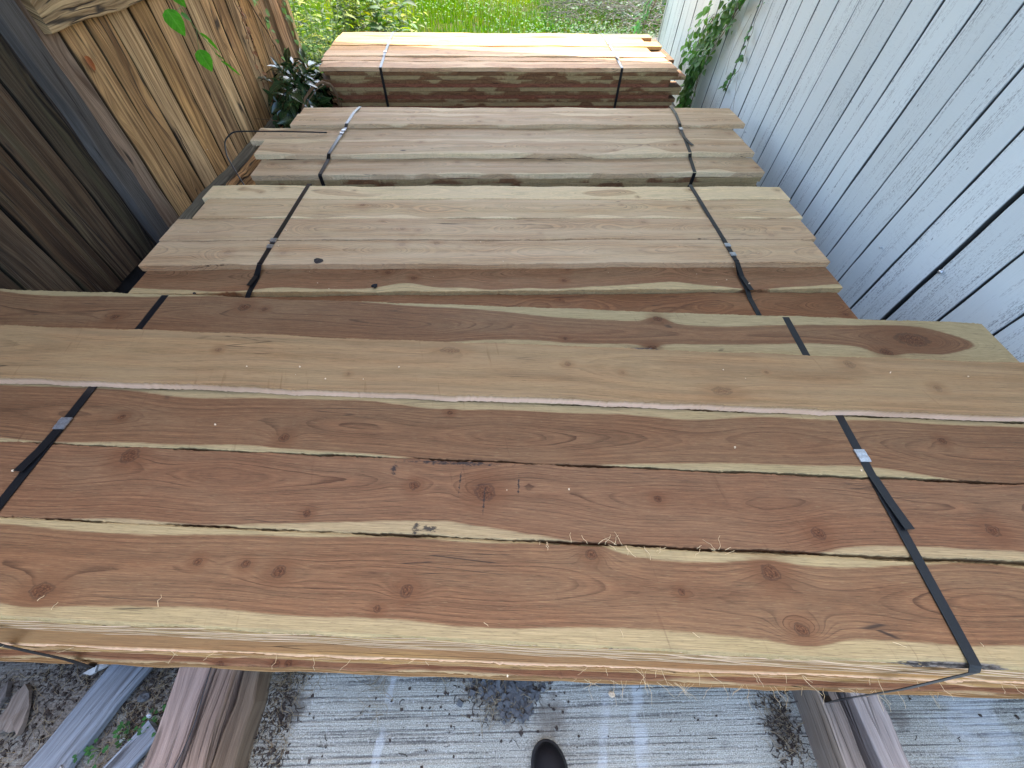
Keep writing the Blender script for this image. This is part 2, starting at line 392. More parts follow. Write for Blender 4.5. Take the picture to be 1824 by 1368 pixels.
def board(parent, x0, x1, yf, yb, m, zt, T=.022, seed=1, pith=(0., .05, .075), knots=(), du=.02, nv=8,
          mat=None, tint=(1, 1, 1), bend=0., wz=.0012, rot=0., bark=(), stain=(), name='board', wander=(.006, .9), rough=.0006, twist=0., noK=False, radd=None, ch=.0014):
    r = np.random.RandomState(seed)
    L = x1 - x0; W = yb - yf; nu = max(2, int(L / du) + 1)
    us = np.linspace(0, L, nu)
    top = [(W * i / nv, 0.) for i in range(nv + 1)]
    top[0] = (ch, 0.); top[-1] = (W - ch, 0.)
    prof = [(0., -T), (0., -T * .5), (0., -ch)] + top + [(W, -ch), (W, -T * .5), (W, -T)]
    prof += [(W * .5, -T)]
    P = np.array(prof); k = len(P)
    U = np.repeat(us[:, None], k, 1); Vv = np.repeat(P[None, :, 0], nu, 0); Wz = np.repeat(P[None, :, 1], nu, 0)
    isedge_f = (P[:, 0] < .002); isedge_b = (P[:, 0] > W - .002)
    ef = wob(seed + 5, us, .0011, .31) + r.normal(0, rough, nu); eb = wob(seed + 6, us, .0011, .27) + r.normal(0, rough, nu)
    dv = ef[:, None] * isedge_f[None, :] + eb[:, None] * isedge_b[None, :]
    x = x0 + U - m * (Vv - W / 2)
    crook = bend * (1 - (2 * us / L - 1) ** 2)
    y = yf + m * (x0 + U) + Vv + dv + crook[:, None]
    z = zt + Wz + (wob(seed + 9, us, wz, 1.1)[:, None]) * 1. + (Vv - W / 2) * (rot + twist * (U / L - .5))
    # wood fields, centred v
    vc = Vv + dv - W / 2
    xx = x0 + us
    v0 = pith[0] + wob(seed + 21, xx, wander[0], wander[1]); w0 = -pith[1] + wob(seed + 22, xx, wander[0] * 1.5, wander[1] * 1.2)
    R = np.sqrt((vc - v0[:, None]) ** 2 + (Wz - w0[:, None]) ** 2)
    if radd: R = R + np.interp(xx, [q[0] for q in radd], [q[1] for q in radd])[:, None]
    K = np.full_like(R, 6.)
    for kn in knots:
        kx, ky, kr = kn[:3]; A = kn[3] if len(kn) > 3 else kr * .9; el = kn[4] if len(kn) > 4 else 1.15
        ku = kx - x0; kv = ky - (yf + m * kx) - W / 2
        d2 = ((U - ku) / (kr * 4.2)) ** 2 + ((vc - kv) / (kr * 2.0)) ** 2
        R = R - A * np.exp(-d2)
        dd = np.sqrt(((U - ku) / (kr * el)) ** 2 + ((vc - kv) / kr) ** 2 + (Wz / .02) ** 2 * .5 * 0)
        if not noK: K = np.minimum(K, dd)
    B = np.zeros_like(R)
    for (bx, by, bl, bw) in bark:
        B = np.maximum(B, np.exp(-((U - (bx - x0)) / bl) ** 4 - ((vc - (by - (yf + m * bx) - W / 2)) / bw) ** 2))
    S = np.zeros_like(R)
    for (bx, by, bl, bw) in stain:
        S = np.maximum(S, .8 * np.exp(-((U - (bx - x0)) / bl) ** 2 - ((vc - (by - (yf + m * bx) - W / 2)) / bw) ** 2))
    zb = z - .006 * B * (Wz > -ch * 1.5)
    V = np.stack([x, y, zb], -1).reshape(-1, 3)
    wc = np.stack([U + seed * 7.77, vc, Wz], -1).reshape(-1, 3)
    wr = np.stack([R, K, pith[2] - R], -1).reshape(-1, 3)
    wx = np.stack([B, S, (Wz > -.002) * 1.], -1).reshape(-1, 3)
    i = np.arange(nu - 1)[:, None] * k; j = np.arange(k)[None, :]; j2 = (j + 1) % k
    F = np.stack([i + j, i + j2, i + k + j2, i + k + j], -1).reshape(-1, 4)
    faces = F[:, ::-1]
    # end caps: strip quads between the top and the bottom line
    V2 = [V]; caps = []
    mesh_faces = [tuple(q) for q in faces.tolist()]
    e0 = list(range(k)); e1 = [(nu - 1) * k + q for q in range(k)]
    mesh_faces.append(tuple(e0)); mesh_faces.append(tuple(e1[::-1]))
    o = mesh_obj(name, V, mesh_faces, mat or M_CED, parent, {'wc': ('FLOAT_VECTOR', wc), 'wr': ('FLOAT_VECTOR', wr), 'wx': ('FLOAT_VECTOR', wx)}, tint=tint)
    return o

def ribbon(name, pts, width, th, mat, parent, wdir=(1, 0, 0), cls=False):
    P = np.array(pts, float); n = len(P)
    T = np.gradient(P, axis=0); T /= np.linalg.norm(T, axis=1)[:, None] + 1e-9
    wd = np.array(wdir, float); V = []
    for p, t in zip(P, T):
        a = wd - t * (wd @ t); a /= np.linalg.norm(a); nn = np.cross(a, t)
        for s, q in ((-1, -1), (1, -1), (1, 1), (-1, 1)): V.append(p + a * s * width / 2 + nn * q * th / 2)
    F = []
    for i in range(n - 1):
        for j in range(4): F.append((i * 4 + j, i * 4 + (j + 1) % 4, (i + 1) * 4 + (j + 1) % 4, (i + 1) * 4 + j))
    F.append((3, 2, 1, 0)); F.append(tuple((n - 1) * 4 + q for q in range(4)))
    return mesh_obj(name, V, F, mat, parent)

def tubes(name, paths, mat, parent=None, sides=5, smooth=True):
    """paths: list of (points, radius or radii)"""
    V = []; F = []
    for pts, rad in paths:
        P = np.array(pts, float); n = len(P); rr = np.full(n, rad) if np.isscalar(rad) else np.interp(np.linspace(0, 1, n), np.linspace(0, 1, len(rad)), rad)
        T = np.gradient(P, axis=0); T /= np.linalg.norm(T, axis=1)[:, None] + 1e-9
        ref = np.array((.13, .21, .97)); b = len(V)
        for p, t, q in zip(P, T, rr):
            a = np.cross(t, ref); a /= np.linalg.norm(a) + 1e-9; c = np.cross(t, a)
            for s in range(sides):
                an = 2 * math.pi * s / sides; V.append(p + (a * math.cos(an) + c * math.sin(an)) * q)
        for i in range(n - 1):
            for s in range(sides): F.append((b + i * sides + s, b + i * sides + (s + 1) % sides, b + (i + 1) * sides + (s + 1) % sides, b + (i + 1) * sides + s))
        F.append(tuple(b + s for s in range(sides))[::-1]); F.append(tuple(b + (n - 1) * sides + s for s in range(sides)))
    return mesh_obj(name, V, F, mat, parent, smooth=smooth)

def planks(name, items, mat, parent=None, origin=None, edge=1.):
    """items: (origin xyz, u dir(len), v dir(len), w dir(len) , colour, seed)  -> one mesh of chamfered, gently uneven boards"""
    V = []; F = []; PC = []; COL = []
    for it in items:
        o, u, v, w_, cc, sd2 = it[:6]; wav = it[6] if len(it) > 6 else .0015
        o = np.array(o, float); u = np.array(u, float); v = np.array(v, float); w_ = np.array(w_, float)
        lu, lv, lw = [np.linalg.norm(q) for q in (u, v, w_)]; uh, vh, wh = u / lu, v / lv, w_ / lw
        ch = min(.003, lv * .1, lw * .3); n = max(2, int(lu / .05) + 1); us = np.linspace(0, lu, n)
        prof = [(0, 0), (lv, 0), (lv, lw - ch), (lv - ch, lw), (lv * .5, lw), (ch, lw), (0, lw - ch)]; k = len(prof); b = len(V)
        e1 = wob(sd2 * 3 + 1, us, wav, .5); e2 = wob(sd2 * 3 + 2, us, wav, .4); e3 = wob(sd2 * 3 + 3, us, wav, 1.1)
        rr = np.random.RandomState(sd2); j1 = rr.normal(0, wav * .25, n); j2 = rr.normal(0, wav * .25, n)
        for a in range(n):
            for (pv, pw) in prof:
                dv = (e1[a] + j1[a]) if pv < lv * .4 else ((e2[a] + j2[a]) if pv > lv * .6 else 0)
                V.append(o + uh * us[a] + vh * (pv + dv) + wh * (pw + e3[a] * (pw > 0)))
                PC.append((us[a], pv + pw * .7, sd2)); COL.append(np.array(cc) * (edge if pw < lw - ch * .5 else 1.))  # edge darkens plank sides: bare old wood plus shade painted into the gaps
        for a in range(n - 1):
            for j in range(k): F.append((b + a * k + j, b + a * k + (j + 1) % k, b + (a + 1) * k + (j + 1) % k, b + (a + 1) * k + j))
        F.append(tuple(b + q for q in range(k))[::-1]); F.append(tuple(b + (n - 1) * k + q for q in range(k)))
        # end caps get their own look through pc already
    return mesh_obj(name, V, F, mat, parent, {'pc': ('FLOAT_VECTOR', PC), 'pcol': ('FLOAT_COLOR', np.array(COL))}, origin=origin)

# leaves: outline templates as strips of (a along, half width)
T_LANCE = [(0, .02), (.18, .62), (.42, 1.), (.7, .7), (1., .02)]
T_HEART = [(0, .25), (.10, .80), (.28, 1.), (.55, .86), (.8, .45), (1., .02)]
T_BLADE = [(0, 1.), (.5, .8), (1., .05)]
def leaves(name, spec, mat, parent=None, tmpl=T_LANCE, cup=.25, droop=.3, kind=None, origin=None):
    """spec: list of (pos, dir, normal, length, width, colour)"""
    n = len(spec); k = len(tmpl)
    P = np.array([q[0] for q in spec], float); D = np.array([q[1] for q in spec], float); Nn = np.array([q[2] for q in spec], float)
    L = np.array([q[3] for q in spec], float); W = np.array([q[4] for q in spec], float); Cc = np.array([q[5] for q in spec], float)
    D /= np.linalg.norm(D, axis=1)[:, None]; Sx = np.cross(D, Nn); Sx /= np.linalg.norm(Sx, axis=1)[:, None] + 1e-9; Nn = np.cross(Sx, D)
    rows = []; luv = []
    for (a, hw) in tmpl:
        c = P + D * (L * a)[:, None] - Nn * (L * droop * a * a)[:, None]
        for s in (-1, 0, 1):
            rows.append(c + Sx * (W * .5 * hw * s)[:, None] + Nn * (W * cup * hw * .5 * abs(s))[:, None]); luv.append((a, s * hw, 0))
    V = np.stack(rows, 1).reshape(-1, 3); LU = np.tile(np.array(luv), (n, 1)); CO = np.repeat(Cc, 3 * k, 0)
    f = []
    for i in range(k - 1):
        for s in (0, 1): f.append((i * 3 + s, i * 3 + s + 1, (i + 1) * 3 + s + 1, (i + 1) * 3 + s))
    F = (np.array(f)[None] + (np.arange(n) * 3 * k)[:, None, None]).reshape(-1, 4)
    o = mesh_obj(name, V, F, mat, parent, {'luv': ('FLOAT_VECTOR', LU), 'lcol': ('FLOAT_COLOR', CO)}, smooth=True, origin=origin)
    return o

def box(V, F, lo, hi):
    b = len(V); x0, y0, z0 = lo; x1, y1, z1 = hi
    V += [(x0, y0, z0), (x1, y0, z0), (x1, y1, z0), (x0, y1, z0), (x0, y0, z1), (x1, y0, z1), (x1, y1, z1), (x0, y1, z1)]
    F += [tuple(b + i for i in q) for q in ((0, 3, 2, 1), (4, 5, 6, 7), (0, 1, 5, 4), (1, 2, 6, 5), (2, 3, 7, 6), (3, 0, 4, 7))]

# ------------------------------------------------------------------ setting
rs = np.random.RandomState(4)
# ground: one sheet to the horizon, finer close by
xs = np.concatenate([[-300, -60, -15], np.linspace(-6, 6, 49), [15, 60, 300]]); ys = np.concatenate([[-300, -60, -10], np.linspace(-3, 13, 65), [30, 80, 300]])
XX, YY = np.meshgrid(xs, ys, indexing='ij')
ZZ = -.03 + .03 * np.sin(XX * 1.3 + .5) * np.sin(YY * .9) * (YY > 4.6) + rs.normal(0, .006, XX.shape) * (np.abs(YY - 8) < 5)
ZZ = np.where((YY < 4.6) | (abs(XX) > 20), -.05, ZZ)
V = np.stack([XX, YY, ZZ], -1).reshape(-1, 3); ny = len(ys)
i = np.arange(len(xs) - 1)[:, None]; j = np.arange(ny - 1)[None]
F = np.stack([i * ny + j, (i + 1) * ny + j, (i + 1) * ny + j + 1, i * ny + j + 1], -1).reshape(-1, 4)
struct('ground', V, F, M_SOIL, origin=(0, 0, 0))
V = []; F = []; box(V, F, (-1.95, -3.0, -.045), (1.62, 4.35, 0.0)); struct('concrete_slab', V, F, M_CONC, origin=(0, 0, 0))

# ------------------------------------------------------------------ right: painted shed
shed = thing('shed', (1.55, 2.0, 0), 'pale blue painted board wall of a shed, rough and worn, right of the lumber', 'shed wall')
items = []; k = 0; yy = .9375 - .1425 * 14
seam = yy
cols = np.random.RandomState(8)
while seam < 4.70:
    wdt = .1425; gap = .0045 + cols.uniform(0, .0025)
    if abs(seam - .9375) < .01 or abs(seam + wdt - 1.08) < .002: pass
    g1 = .006 if abs(seam - 1.08) < .02 else 0
    c = np.array((.77, .82, .80)) * cols.uniform(.93, 1.05)
    if seam > 3.0: c = np.array((.72, .76, .70)) * cols.uniform(.94, 1.04)  # far boards tinted greenish: foliage bounce light put into the colour
    st = cols.uniform(-.002, .002)
    items.append(((1.5 + .022 + st, seam + gap / 2 + g1, .02), (0, 0, 2.43), (0, wdt - gap - g1 - (.004 if abs(seam + wdt - 1.08) < .02 else 0), 0), (-.022, 0, 0), c, 100 + k, .0007))
    seam += wdt; k += 1
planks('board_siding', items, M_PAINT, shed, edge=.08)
wall_end = seam
V = []; F = []; box(V, F, (1.526, yy, .2), (1.56, wall_end, 2.45)); box(V, F, (1.526, yy, -.04), (1.62, wall_end, .197)); mesh_obj('foundation', V, F, M_DARK, shed)  # upper box: dark sheet added behind the siding to darken its gaps
V = []; F = []; box(V, F, (1.53, yy + .03, .21), (3.8, wall_end - .03, 2.45)); mesh_obj('shed_body', V, F, M_FOUND, shed)
planks('corner_trim', [((1.495, wall_end + .001, .2), (0, 0, 2.25), (0, .03, 0), (.06, 0, 0), (.55, .56, .50), 333, .001)], M_PAINT, shed)
# unseen slab added overhead to shade the lumber; far edge skewed for its shadow
V = [(-2.0, 1.15, 2.46), (3.9, 1.15, 2.46), (3.9, 4.45, 2.46), (-2.0, 5.35, 2.46)]; V += [(x, y, z + .06) for x, y, z in V]
F = [(3, 2, 1, 0), (4, 5, 6, 7), (0, 1, 5, 4), (1, 2, 6, 5), (2, 3, 7, 6), (3, 0, 4, 7)]
mesh_obj('shade_slab', V, F, M_SHADE_SLAB, shed)
# nails in the siding
def nail(y, z, r=.004):
    P = [((1.499, y, z)), ((1.490, y, z))]
    return tubes('nail', [(P, r)], M_NAIL, shed, 8)
for y, z in ((1.081 - .02, .411), (1.31, .34), (2.62, .27)): nail(y, z, .0065 if y < 1.2 else .003)
# ragged black plastic in the gap by the wall foot
pv = []; pf = []
rp = np.random.RandomState(3)
for a in range(15):
    for b in range(7):
        pv.append((1.36 + .125 * a / 14 + rp.normal(0, .004), 1.80 + .13 * b / 6 + rp.normal(0, .005), .165 + .022 * math.sin(a * 1.9 + b * 1.3) + rp.normal(0, .007) + (.02 if b == 6 else 0)))
for a in range(14):
    for b in range(6): pf.append((a * 7 + b, (a + 1) * 7 + b, (a + 1) * 7 + b + 1, a * 7 + b + 1))
pl = tag(mesh_obj('plastic_sheet', pv, pf, M_PLASTIC), 'crumpled black plastic scrap wedged between the lumber ends and the pale wall', 'plastic sheet')
sm = pl.modifiers.new('thick', 'SOLIDIFY'); sm.thickness = .002

# ------------------------------------------------------------------ left: wooden fence
fence = thing('wooden_fence', (-1.53, 1.8, 0), 'weathered brown board fence left of the lumber stacks', 'fence')
rf = np.random.RandomState(12); items = []
lean = .07
def fb(y, wd, colr, seed, x=-1.5, th=.02, z0=.2, z1=2.1, ln=lean):
    items.append(((x - th, y, z0), (0, ln * (z1 - z0), z1 - z0), (0, wd - .004, 0), (th, 0, 0), colr, seed, .0016))
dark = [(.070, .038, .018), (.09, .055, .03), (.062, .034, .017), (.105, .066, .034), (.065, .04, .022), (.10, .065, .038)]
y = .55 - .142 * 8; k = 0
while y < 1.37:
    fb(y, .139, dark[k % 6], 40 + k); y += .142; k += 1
fb(y, 1.508 - y, (.082, .058, .034), 61)
fb(1.505, .09, (.07, .05, .04), 62)
fb(1.600, .117, (.27, .185, .13), 63, th=.022)
y = 1.7215; k = 0
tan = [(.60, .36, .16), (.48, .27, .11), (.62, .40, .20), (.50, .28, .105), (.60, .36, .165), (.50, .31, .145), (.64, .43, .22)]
while y < 3.30:
    wd = .130 + rf.uniform(-.006, .004)
    fb(y, wd, tan[k % 7], 70 + k, th=.02 + rf.uniform(-.003, .003)); y += wd + rf.uniform(.002, .005); k += 1
fb(y, 3.42 - y, (.42, .26, .14), 97, ln=.0)
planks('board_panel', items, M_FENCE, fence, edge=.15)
planks('post', [((-1.50, 1.503, .1), (0, .07 * 2, 2.0), (0, .080, 0), (.035, 0, 0), (.100, .088, .080), 201, .003)], M_GREY, fence)
planks('post', [((-1.56, 3.455, .0), (0, .02, 2.2), (0, .20, 0), (.075, 0, 0), (.46, .27, .14), 202, .004)], M_FENCE, fence)
planks('post', [((-1.56, 3.665, .0), (0, .03, 2.2), (0, .05, 0), (.09, 0, 0), (.62, .47, .22), 203, .003)], M_FENCE, fence)
planks('rail', [((-1.5, 1.70, .855), (0, 1.75, -.01), (0, 0, .10), (.028, 0, 0), (.52, .36, .19), 204, .002)], M_FENCE, fence)
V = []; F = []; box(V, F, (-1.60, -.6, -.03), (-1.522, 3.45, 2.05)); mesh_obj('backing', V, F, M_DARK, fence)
planks('sill_cap', [((-1.5, 1.62, .188), (0, 1.33, 0), (.055, 0, 0), (0, 0, .022), (.21, .185, .13), 205, .003)], M_GREY, fence)
planks('sill_beam', [((-1.5, 1.62, .0), (0, 1.33, 0), (0, 0, .186), (.09, 0, 0), (.55, .30, .12), 206, .004)], M_FENCE, fence)

# ------------------------------------------------------------------ lumber bundles
def strap_loop(parent, x, y0, y1, ztop, zbot, m, width=.017, over=(), name='strap', front=(), seals=(), tail=None, dx=0.):
    """closed band: back up, over the top along 'over' [(y,z)], down the front, under"""
    pts = [(x, y1 + .003, zbot - .003), (x, y1 + .003, ztop)] + [(x + dx * (y1 - a) / (y1 - y0), a, b) for a, b in over] + [(x + dx, a, b) for a, b in front] + [(x + dx, y0, zbot - .003), (x, y1 + .003, zbot - .003)]
    # densify
    P = []
    for a, b in zip(pts[:-1], pts[1:]):
        n = max(2, int(np.linalg.norm(np.array(a) - b) / .03))
        for t in np.linspace(0, 1, n, endpoint=False): P.append(np.array(a) * (1 - t) + np.array(b) * t)
    P.append(pts[-1])
    s = ribbon(name, P, width, .0012, M_STRAP, parent)
    for (sy, ln) in seals:
        oy = [q[0] for q in over][::-1]; oz = [q[1] for q in over][::-1]
        zc = lambda q: np.interp(q, oy, oz)
        xx = x + dx * (y1 - sy) / (y1 - y0)
        ribbon('seal', [(xx + dx * 0, sy + ln / 2, zc(sy + ln / 2) + .0022), (xx, sy + ln * .2, zc(sy + ln * .2) + .0030), (xx, sy, zc(sy) + .0022), (xx, sy - ln * .2, zc(sy - ln * .2) + .0030), (xx, sy - ln / 2, zc(sy - ln / 2) + .0022)], width * 1.22, .0026, M_SEAL, s)
    if tail:
        (ty, tl, off) = tail
        oy = [q[0] for q in over][::-1]; oz = [q[1] for q in over][::-1]
        zc = lambda q: np.interp(q, oy, oz)
        xx = x + dx * (y1 - ty) / (y1 - y0)
        ribbon('strap_tail', [(xx, ty, zc(ty) + .002), (xx + off * .3, ty - tl * .5, zc(ty - tl * .5) + .003), (xx + off, ty - tl, zc(ty - tl) + .006)], width, .0012, M_STRAP, s)
    return s

# --- front bundle
b1 = thing('lumber_bundle', (0, .4, .106), 'nearest strapped stack of long reddish brown cedar boards with yellow sapwood edges', 'lumber bundle', 'strapped bundles of cedar boards')
XL = -1.43
E = board(b1, XL, 1.30, .034, .1865, -.0585, .480, seed=11, pith=(.0070, .034, .0680), radd=[(-1.4, .002), (-.6, .003), (-.1, -.002), (.6, 0), (1., .003)], du=.005, nv=40, wander=(.0042, 1.1), mat=M_CED, tint=(1, 1, 1), wz=.0006,
      ch=.0035, knots=[(-.755, .118, .011, .014, 1.5), (-.382, .141, .009, .012), (-.442, .154, .006), (-.526, .159, .006), (-.159, .108, .0085, .012), (.153, .161, .008, .02), (.462, .128, .0125, .012), (.482, .031 + .013, .009, .030), (-.201, .083, .005), (.30, .10, .005), (-1.1, .12, .01)],
      bark=[(.70, -.007, .10, .006), (.19, .022, .03, .002)])
D = board(b1, XL, 1.31, .1905, .3375, -.0550, .480, seed=12, pith=(.020, .030, .0955), radd=[(-1.2, .002), (-.8, .003), (-.55, -.002), (-.35, .010), (-.1, .012), (.05, -.004), (.5, -.006), (.62, .006), (.8, .017), (.93, .010), (1.05, -.004)], du=.005, nv=40, wander=(.0055, 1.1), mat=M_CED, tint=(1.0, .97, 1.0), wz=.0006,
      knots=[(-.755, .360, .014, .012), (-.173, .291, .0075), (-.035, .276, .015, .010), (.585, .192, .010, -.004), (.917, .193, .010, -.002), (-.36, .24, .006), (.30, .26, .006)],
      stain=[(-.13, .2095, .026, .011), (-.10, .338, .16, .008), (-.22, .325, .010, .02), (-.085, .30, .004, .05), (-.035, .26, .0035, .05), (.03, .29, .003, .04), (-.155, .21, .012, .02)])
Cb = board(b1, XL, 1.30, .3415, .4865, -.0530, .480, seed=13, pith=(-.006, .040, .0750), radd=[(-1.4, -.005), (-.7, -.004), (-.4, .002), (-.1, .006), (.15, .003), (.4, .002), (.8, -.003), (1.2, -.002)], du=.005, nv=40, wander=(.006, 1.3), mat=M_CED, tint=(.98, .98, .98), wz=.0008,
      knots=[(-.821, .453, .006), (-.455, .399, .0085, .012), (.95, .38, .007), (-.118, .459, .005)])
board(b1, XL, 1.30, .489, .652, -.050, .4795, seed=14, pith=(0, .05, .09), du=.03, nv=8, tint=(.9, .9, .9))
A = board(b1, XL, 1.315, .656, .807, -.048, .480, seed=15, pith=(-.002, .036, .0690), radd=[(-1.4, -.016), (-.6, -.012), (-.3, -.004), (.1, .004), (.5, .010), (.8, .021), (.97, .022), (1.13, .020), (1.2, .034), (1.3, .05)], du=.005, nv=36, wander=(.006, 1.6), mat=M_CED, tint=(.98, 1, 1), wz=.001,
      knots=[(1.083, .681, .021, .034, 1.8), (.988, .637, .011, .026, 1.3), (.421, .760, .010, .016), (.386, .652, .009, .010), (-.644, .794, .006), (-1.016, .761, .009), (.164, .684, .005), (-.70, .80, .012, .010)],
      bark=[(1.19, .597, .12, .004), (.36, .652, .05, .004), (1.20, .756, .08, .003)])
tiers = [(1, 7, .0335, -.0585, .025), (8, 14, .0095, -.0485, .003), (15, 17, -.010, -.0475, -.018)]
rb = np.random.RandomState(77)
for (a, b, ya, mm, yb_) in tiers:
    for L in range(a, b + 1):
        t = (L - a) / max(1, b - a); yf = ya * (1 - t) + yb_ * t if a > 1 else ya * (1 - t) + yb_ * t
        zt = .480 - .022 * L
        first = L in (8, 15)
        nx = 5 if (first or L in (1, 17)) else 1
        widths = [.152] * 5
        yc = yf
        for q in range(5):
            if q > 0 and not (q == 4): # hidden core columns still built, coarse
                pass
            sd_ = 300 + L * 7 + q
            fine = (q == 0 and (first or L <= 3 or L > 15))
            pi = (rb.uniform(-.01, .03), rb.uniform(.03, .06), rb.choice([.07, .12, .14])); mt = M_CED
            tn = (1.35, 1.5, 1.6) if pi[2] > .1 else (1, 1, 1)
            if L < 8: mt = M_PALE; tn = (.98, .88, .74)
            elif L < 15 or L > 15: mt = M_PALE; tn = (.95, .74, .52)
            if L == 8: pi = (0, .03, .0780); tn = (1.1, .86, .64)
            if L == 15: pi = (-.004, .03, .0765); tn = (1.25, 1.1, 1.1)
            board(b1, XL + rb.uniform(-.01, .03), 1.30 + rb.uniform(-.03, .02), yc + .001, yc + widths[q], mm, zt, seed=sd_, pith=pi, du=.006 if first and q == 0 else .05, nv=24 if first and q == 0 else 3,
                  ch=.0035 if first else .0014, mat=mt, tint=tn, wz=.0003, wander=(.004, .9),
                  knots=[(rb.uniform(-1, 1), yc + .02 - .05 * rb.uniform(0, 1) * 0 + .01, .007) for _ in range(5)] if first and q == 0 else ())
            yc += widths[q] + .002
def b1z(y): return .481
ov = [(.83, .482), (.66, .4815), (.645, .481), (.49, .481), (.2, .482), (.02, .4815), (-.006, .480)]
fr = [(-.0125, .476), (-.026, .326 + .001), (-.048, .171), (-.058, .106)]
s1 = strap_loop(b1, .779, -.058, .767, .4795, .106, 0, .0185, over=[(.762, .4815), (.62, .4815), (.44, .4812), (.2, .482), (.04, .482), (-.007, .4815)], front=[(-.0155, .476), (-.040, .328), (-.060, .172), (-.070, .108)], seals=[(.346, .028)], tail=(.30, .105, .003), dx=-.055)
s2 = strap_loop(b1, -.930, .04, .848, .4795, .106, 0, .0185, over=[(.845, .4815), (.62, .4815), (.44, .4812), (.2, .482), (.12, .482), (.088, .4815)], front=[(.083, .476), (.054, .328), (.034, .172), (.022, .108)], seals=[(.435, .028)], tail=(.42, .095, -.008), dx=.0)
# loose board on top
lb = thing('loose_board', (0, .56, .482), 'loose tan board with a pale sawn edge, lying on top of the nearest lumber stack', 'board')
Bb = board(lb, -1.42, 1.40, .4845, .642, -.0510, .5075, T=.0245, seed=16, pith=(.015, .10, .30), du=.005, nv=36, wander=(.0028, 1.4), mat=M_PALE, tint=(.92, .80, .68), wz=.0012,
      knots=[(-.128, .62, .009, .006, 2.2), (.153, .575, .006, .004), (.498, .497, .010, .006, 2.0), (.831, .574, .010, .004), (-.673, .62, .006, .004), (.28, .55, .004), (-.35, .55, .004), (.62, .55, .004), (1.0, .50, .008, .004)])

# --- second bundle
def bundle(label, loc, rows, m, nlay, zt, seed, lower_cols, xl, xr, mat=M_MID, seen=2, fronty=None, redmix=.3, stag=.01, seq=None):
    b = thing('lumber_bundle', loc, label, 'lumber bundle', 'strapped bundles of cedar boards')
    r = np.random.RandomState(seed)
    for i_, (yf, yb, z, x0, x1, tn, kw) in enumerate(rows):
        kn = [(r.uniform(x0, x1), r.uniform(yf + .02, yb - .02), r.uniform(.004, .010), r.uniform(.004, .012)) for _ in range(r.randint(4, 8))]
        kn = [(a_, b_ + m * a_, c_, d_) for a_, b_, c_, d_ in kn]
        a = dict(seed=seed * 50 + i_, pith=(r.uniform(-.02, .02), r.uniform(.03, .06), r.uniform(.075, .11)), knots=kn, du=.008, nv=20, mat=mat, tint=tn, wz=.0016, wander=(.01, .9))
        a.update(kw); board(b, x0, x1, yf + .002, yb - .002, m, z, **a)
    y0 = fronty if fronty is not None else min(q[0] for q in rows)
    for L in range(1, nlay):
        for q in range(lower_cols):
            yf = y0 + q * .1475 + (r.uniform(-.003, .003) if q == 0 else 0)
            z = zt - .022 * L
            sees = (q == 0 and L <= seen)
            pale = (r.uniform() > redmix) if not seq else (seq[(L - 1) % len(seq)] != 'r')
            pi = (0., .03, r.uniform(.066, .0725)) if pale else (0, .03, r.uniform(.085, .10))
            if seq and seq[(L - 1) % len(seq)] == 'm': pi = (0, .03, r.uniform(.075, .080))
            kn = [(r.uniform(xl, xr), yf + .002, r.uniform(.009, .018), r.uniform(.006, .016)) for _ in range(5)] if sees else ()
            kn = [(a_, b_ + m * a_ - .0, c_, d_, 1.) for a_, b_, c_, d_ in kn]
            board(b, xl + r.uniform(-stag, stag), xr + r.uniform(-stag, stag * 1.6), yf, yf + .1455, m, z, T=.0208, seed=seed * 90 + L * 9 + q, pith=pi, du=.008 if sees else .2, nv=6 if sees else 2, noK=True,
                  knots=kn, mat=M_CED if pale else M_RED, tint=(1, 1, 1) if pale else (.9, .9, .9), wz=.0002, wander=(.003, .5))
    return b
t0 = (1, 1, 1)
b2 = bundle('second strapped stack of tan cedar boards from the front, two seals on its right strap', (0, 1.28, .1), [
    (1.578, 1.690, .380, -1.222, 1.240, (1.06, 1.02, .94), {'pith': (0, .04, .03)}),
    (1.430, 1.577, .380, -1.190, 1.222, (1.03, 1.0, .93), {'pith': (0.01, .04, .085)}),
    (1.283, 1.429, .381, -1.238, 1.205, (.95, .90, .85), {'pith': (0, .05, .12)}),
    (1.137, 1.282, .380, -1.232, 1.185, (.95, .90, .85), {'pith': (0, .05, .12)}),
    (1.019, 1.158, .358, -1.215, 1.180, (.92, .86, .80), {'pith': (.035, .03, .092), 'mat': M_CED, 'tint': (1.45, 1.45, 1.45)}),
    (.873, 1.016, .347, -1.200, 1.166, t0, {'pith': (0, .05, .14), 'mat': M_CED, 'tint': (1.2, 1.08, .98)})],
    .016, 12, .347, 5, 5, -1.2, 1.17, seen=0, fronty=.873)
for (xa, sl_, ta) in ((.838, [(1.251, .020), (1.195, .020)], (1.16, .14, .010)), (-.826, [(1.262, .022), (1.225, .020)], (1.13, .10, -.008))):
    ov2 = [(1.70, .3815), (1.58, .3825), (1.43, .3825), (1.28, .3835), (1.134, .3825), (1.09, .3640), (1.016, .3605), (.98, .3520), (.874, .3490)]
    o_ = .016 * xa; ov2 = [(p + o_, q) for p, q in ov2]
    strap_loop(b2, xa, .872 + o_, 1.70 + o_, .381, .10, 0, .0165, over=ov2, front=[(.869 + o_, .345)], seals=sl_, tail=ta)

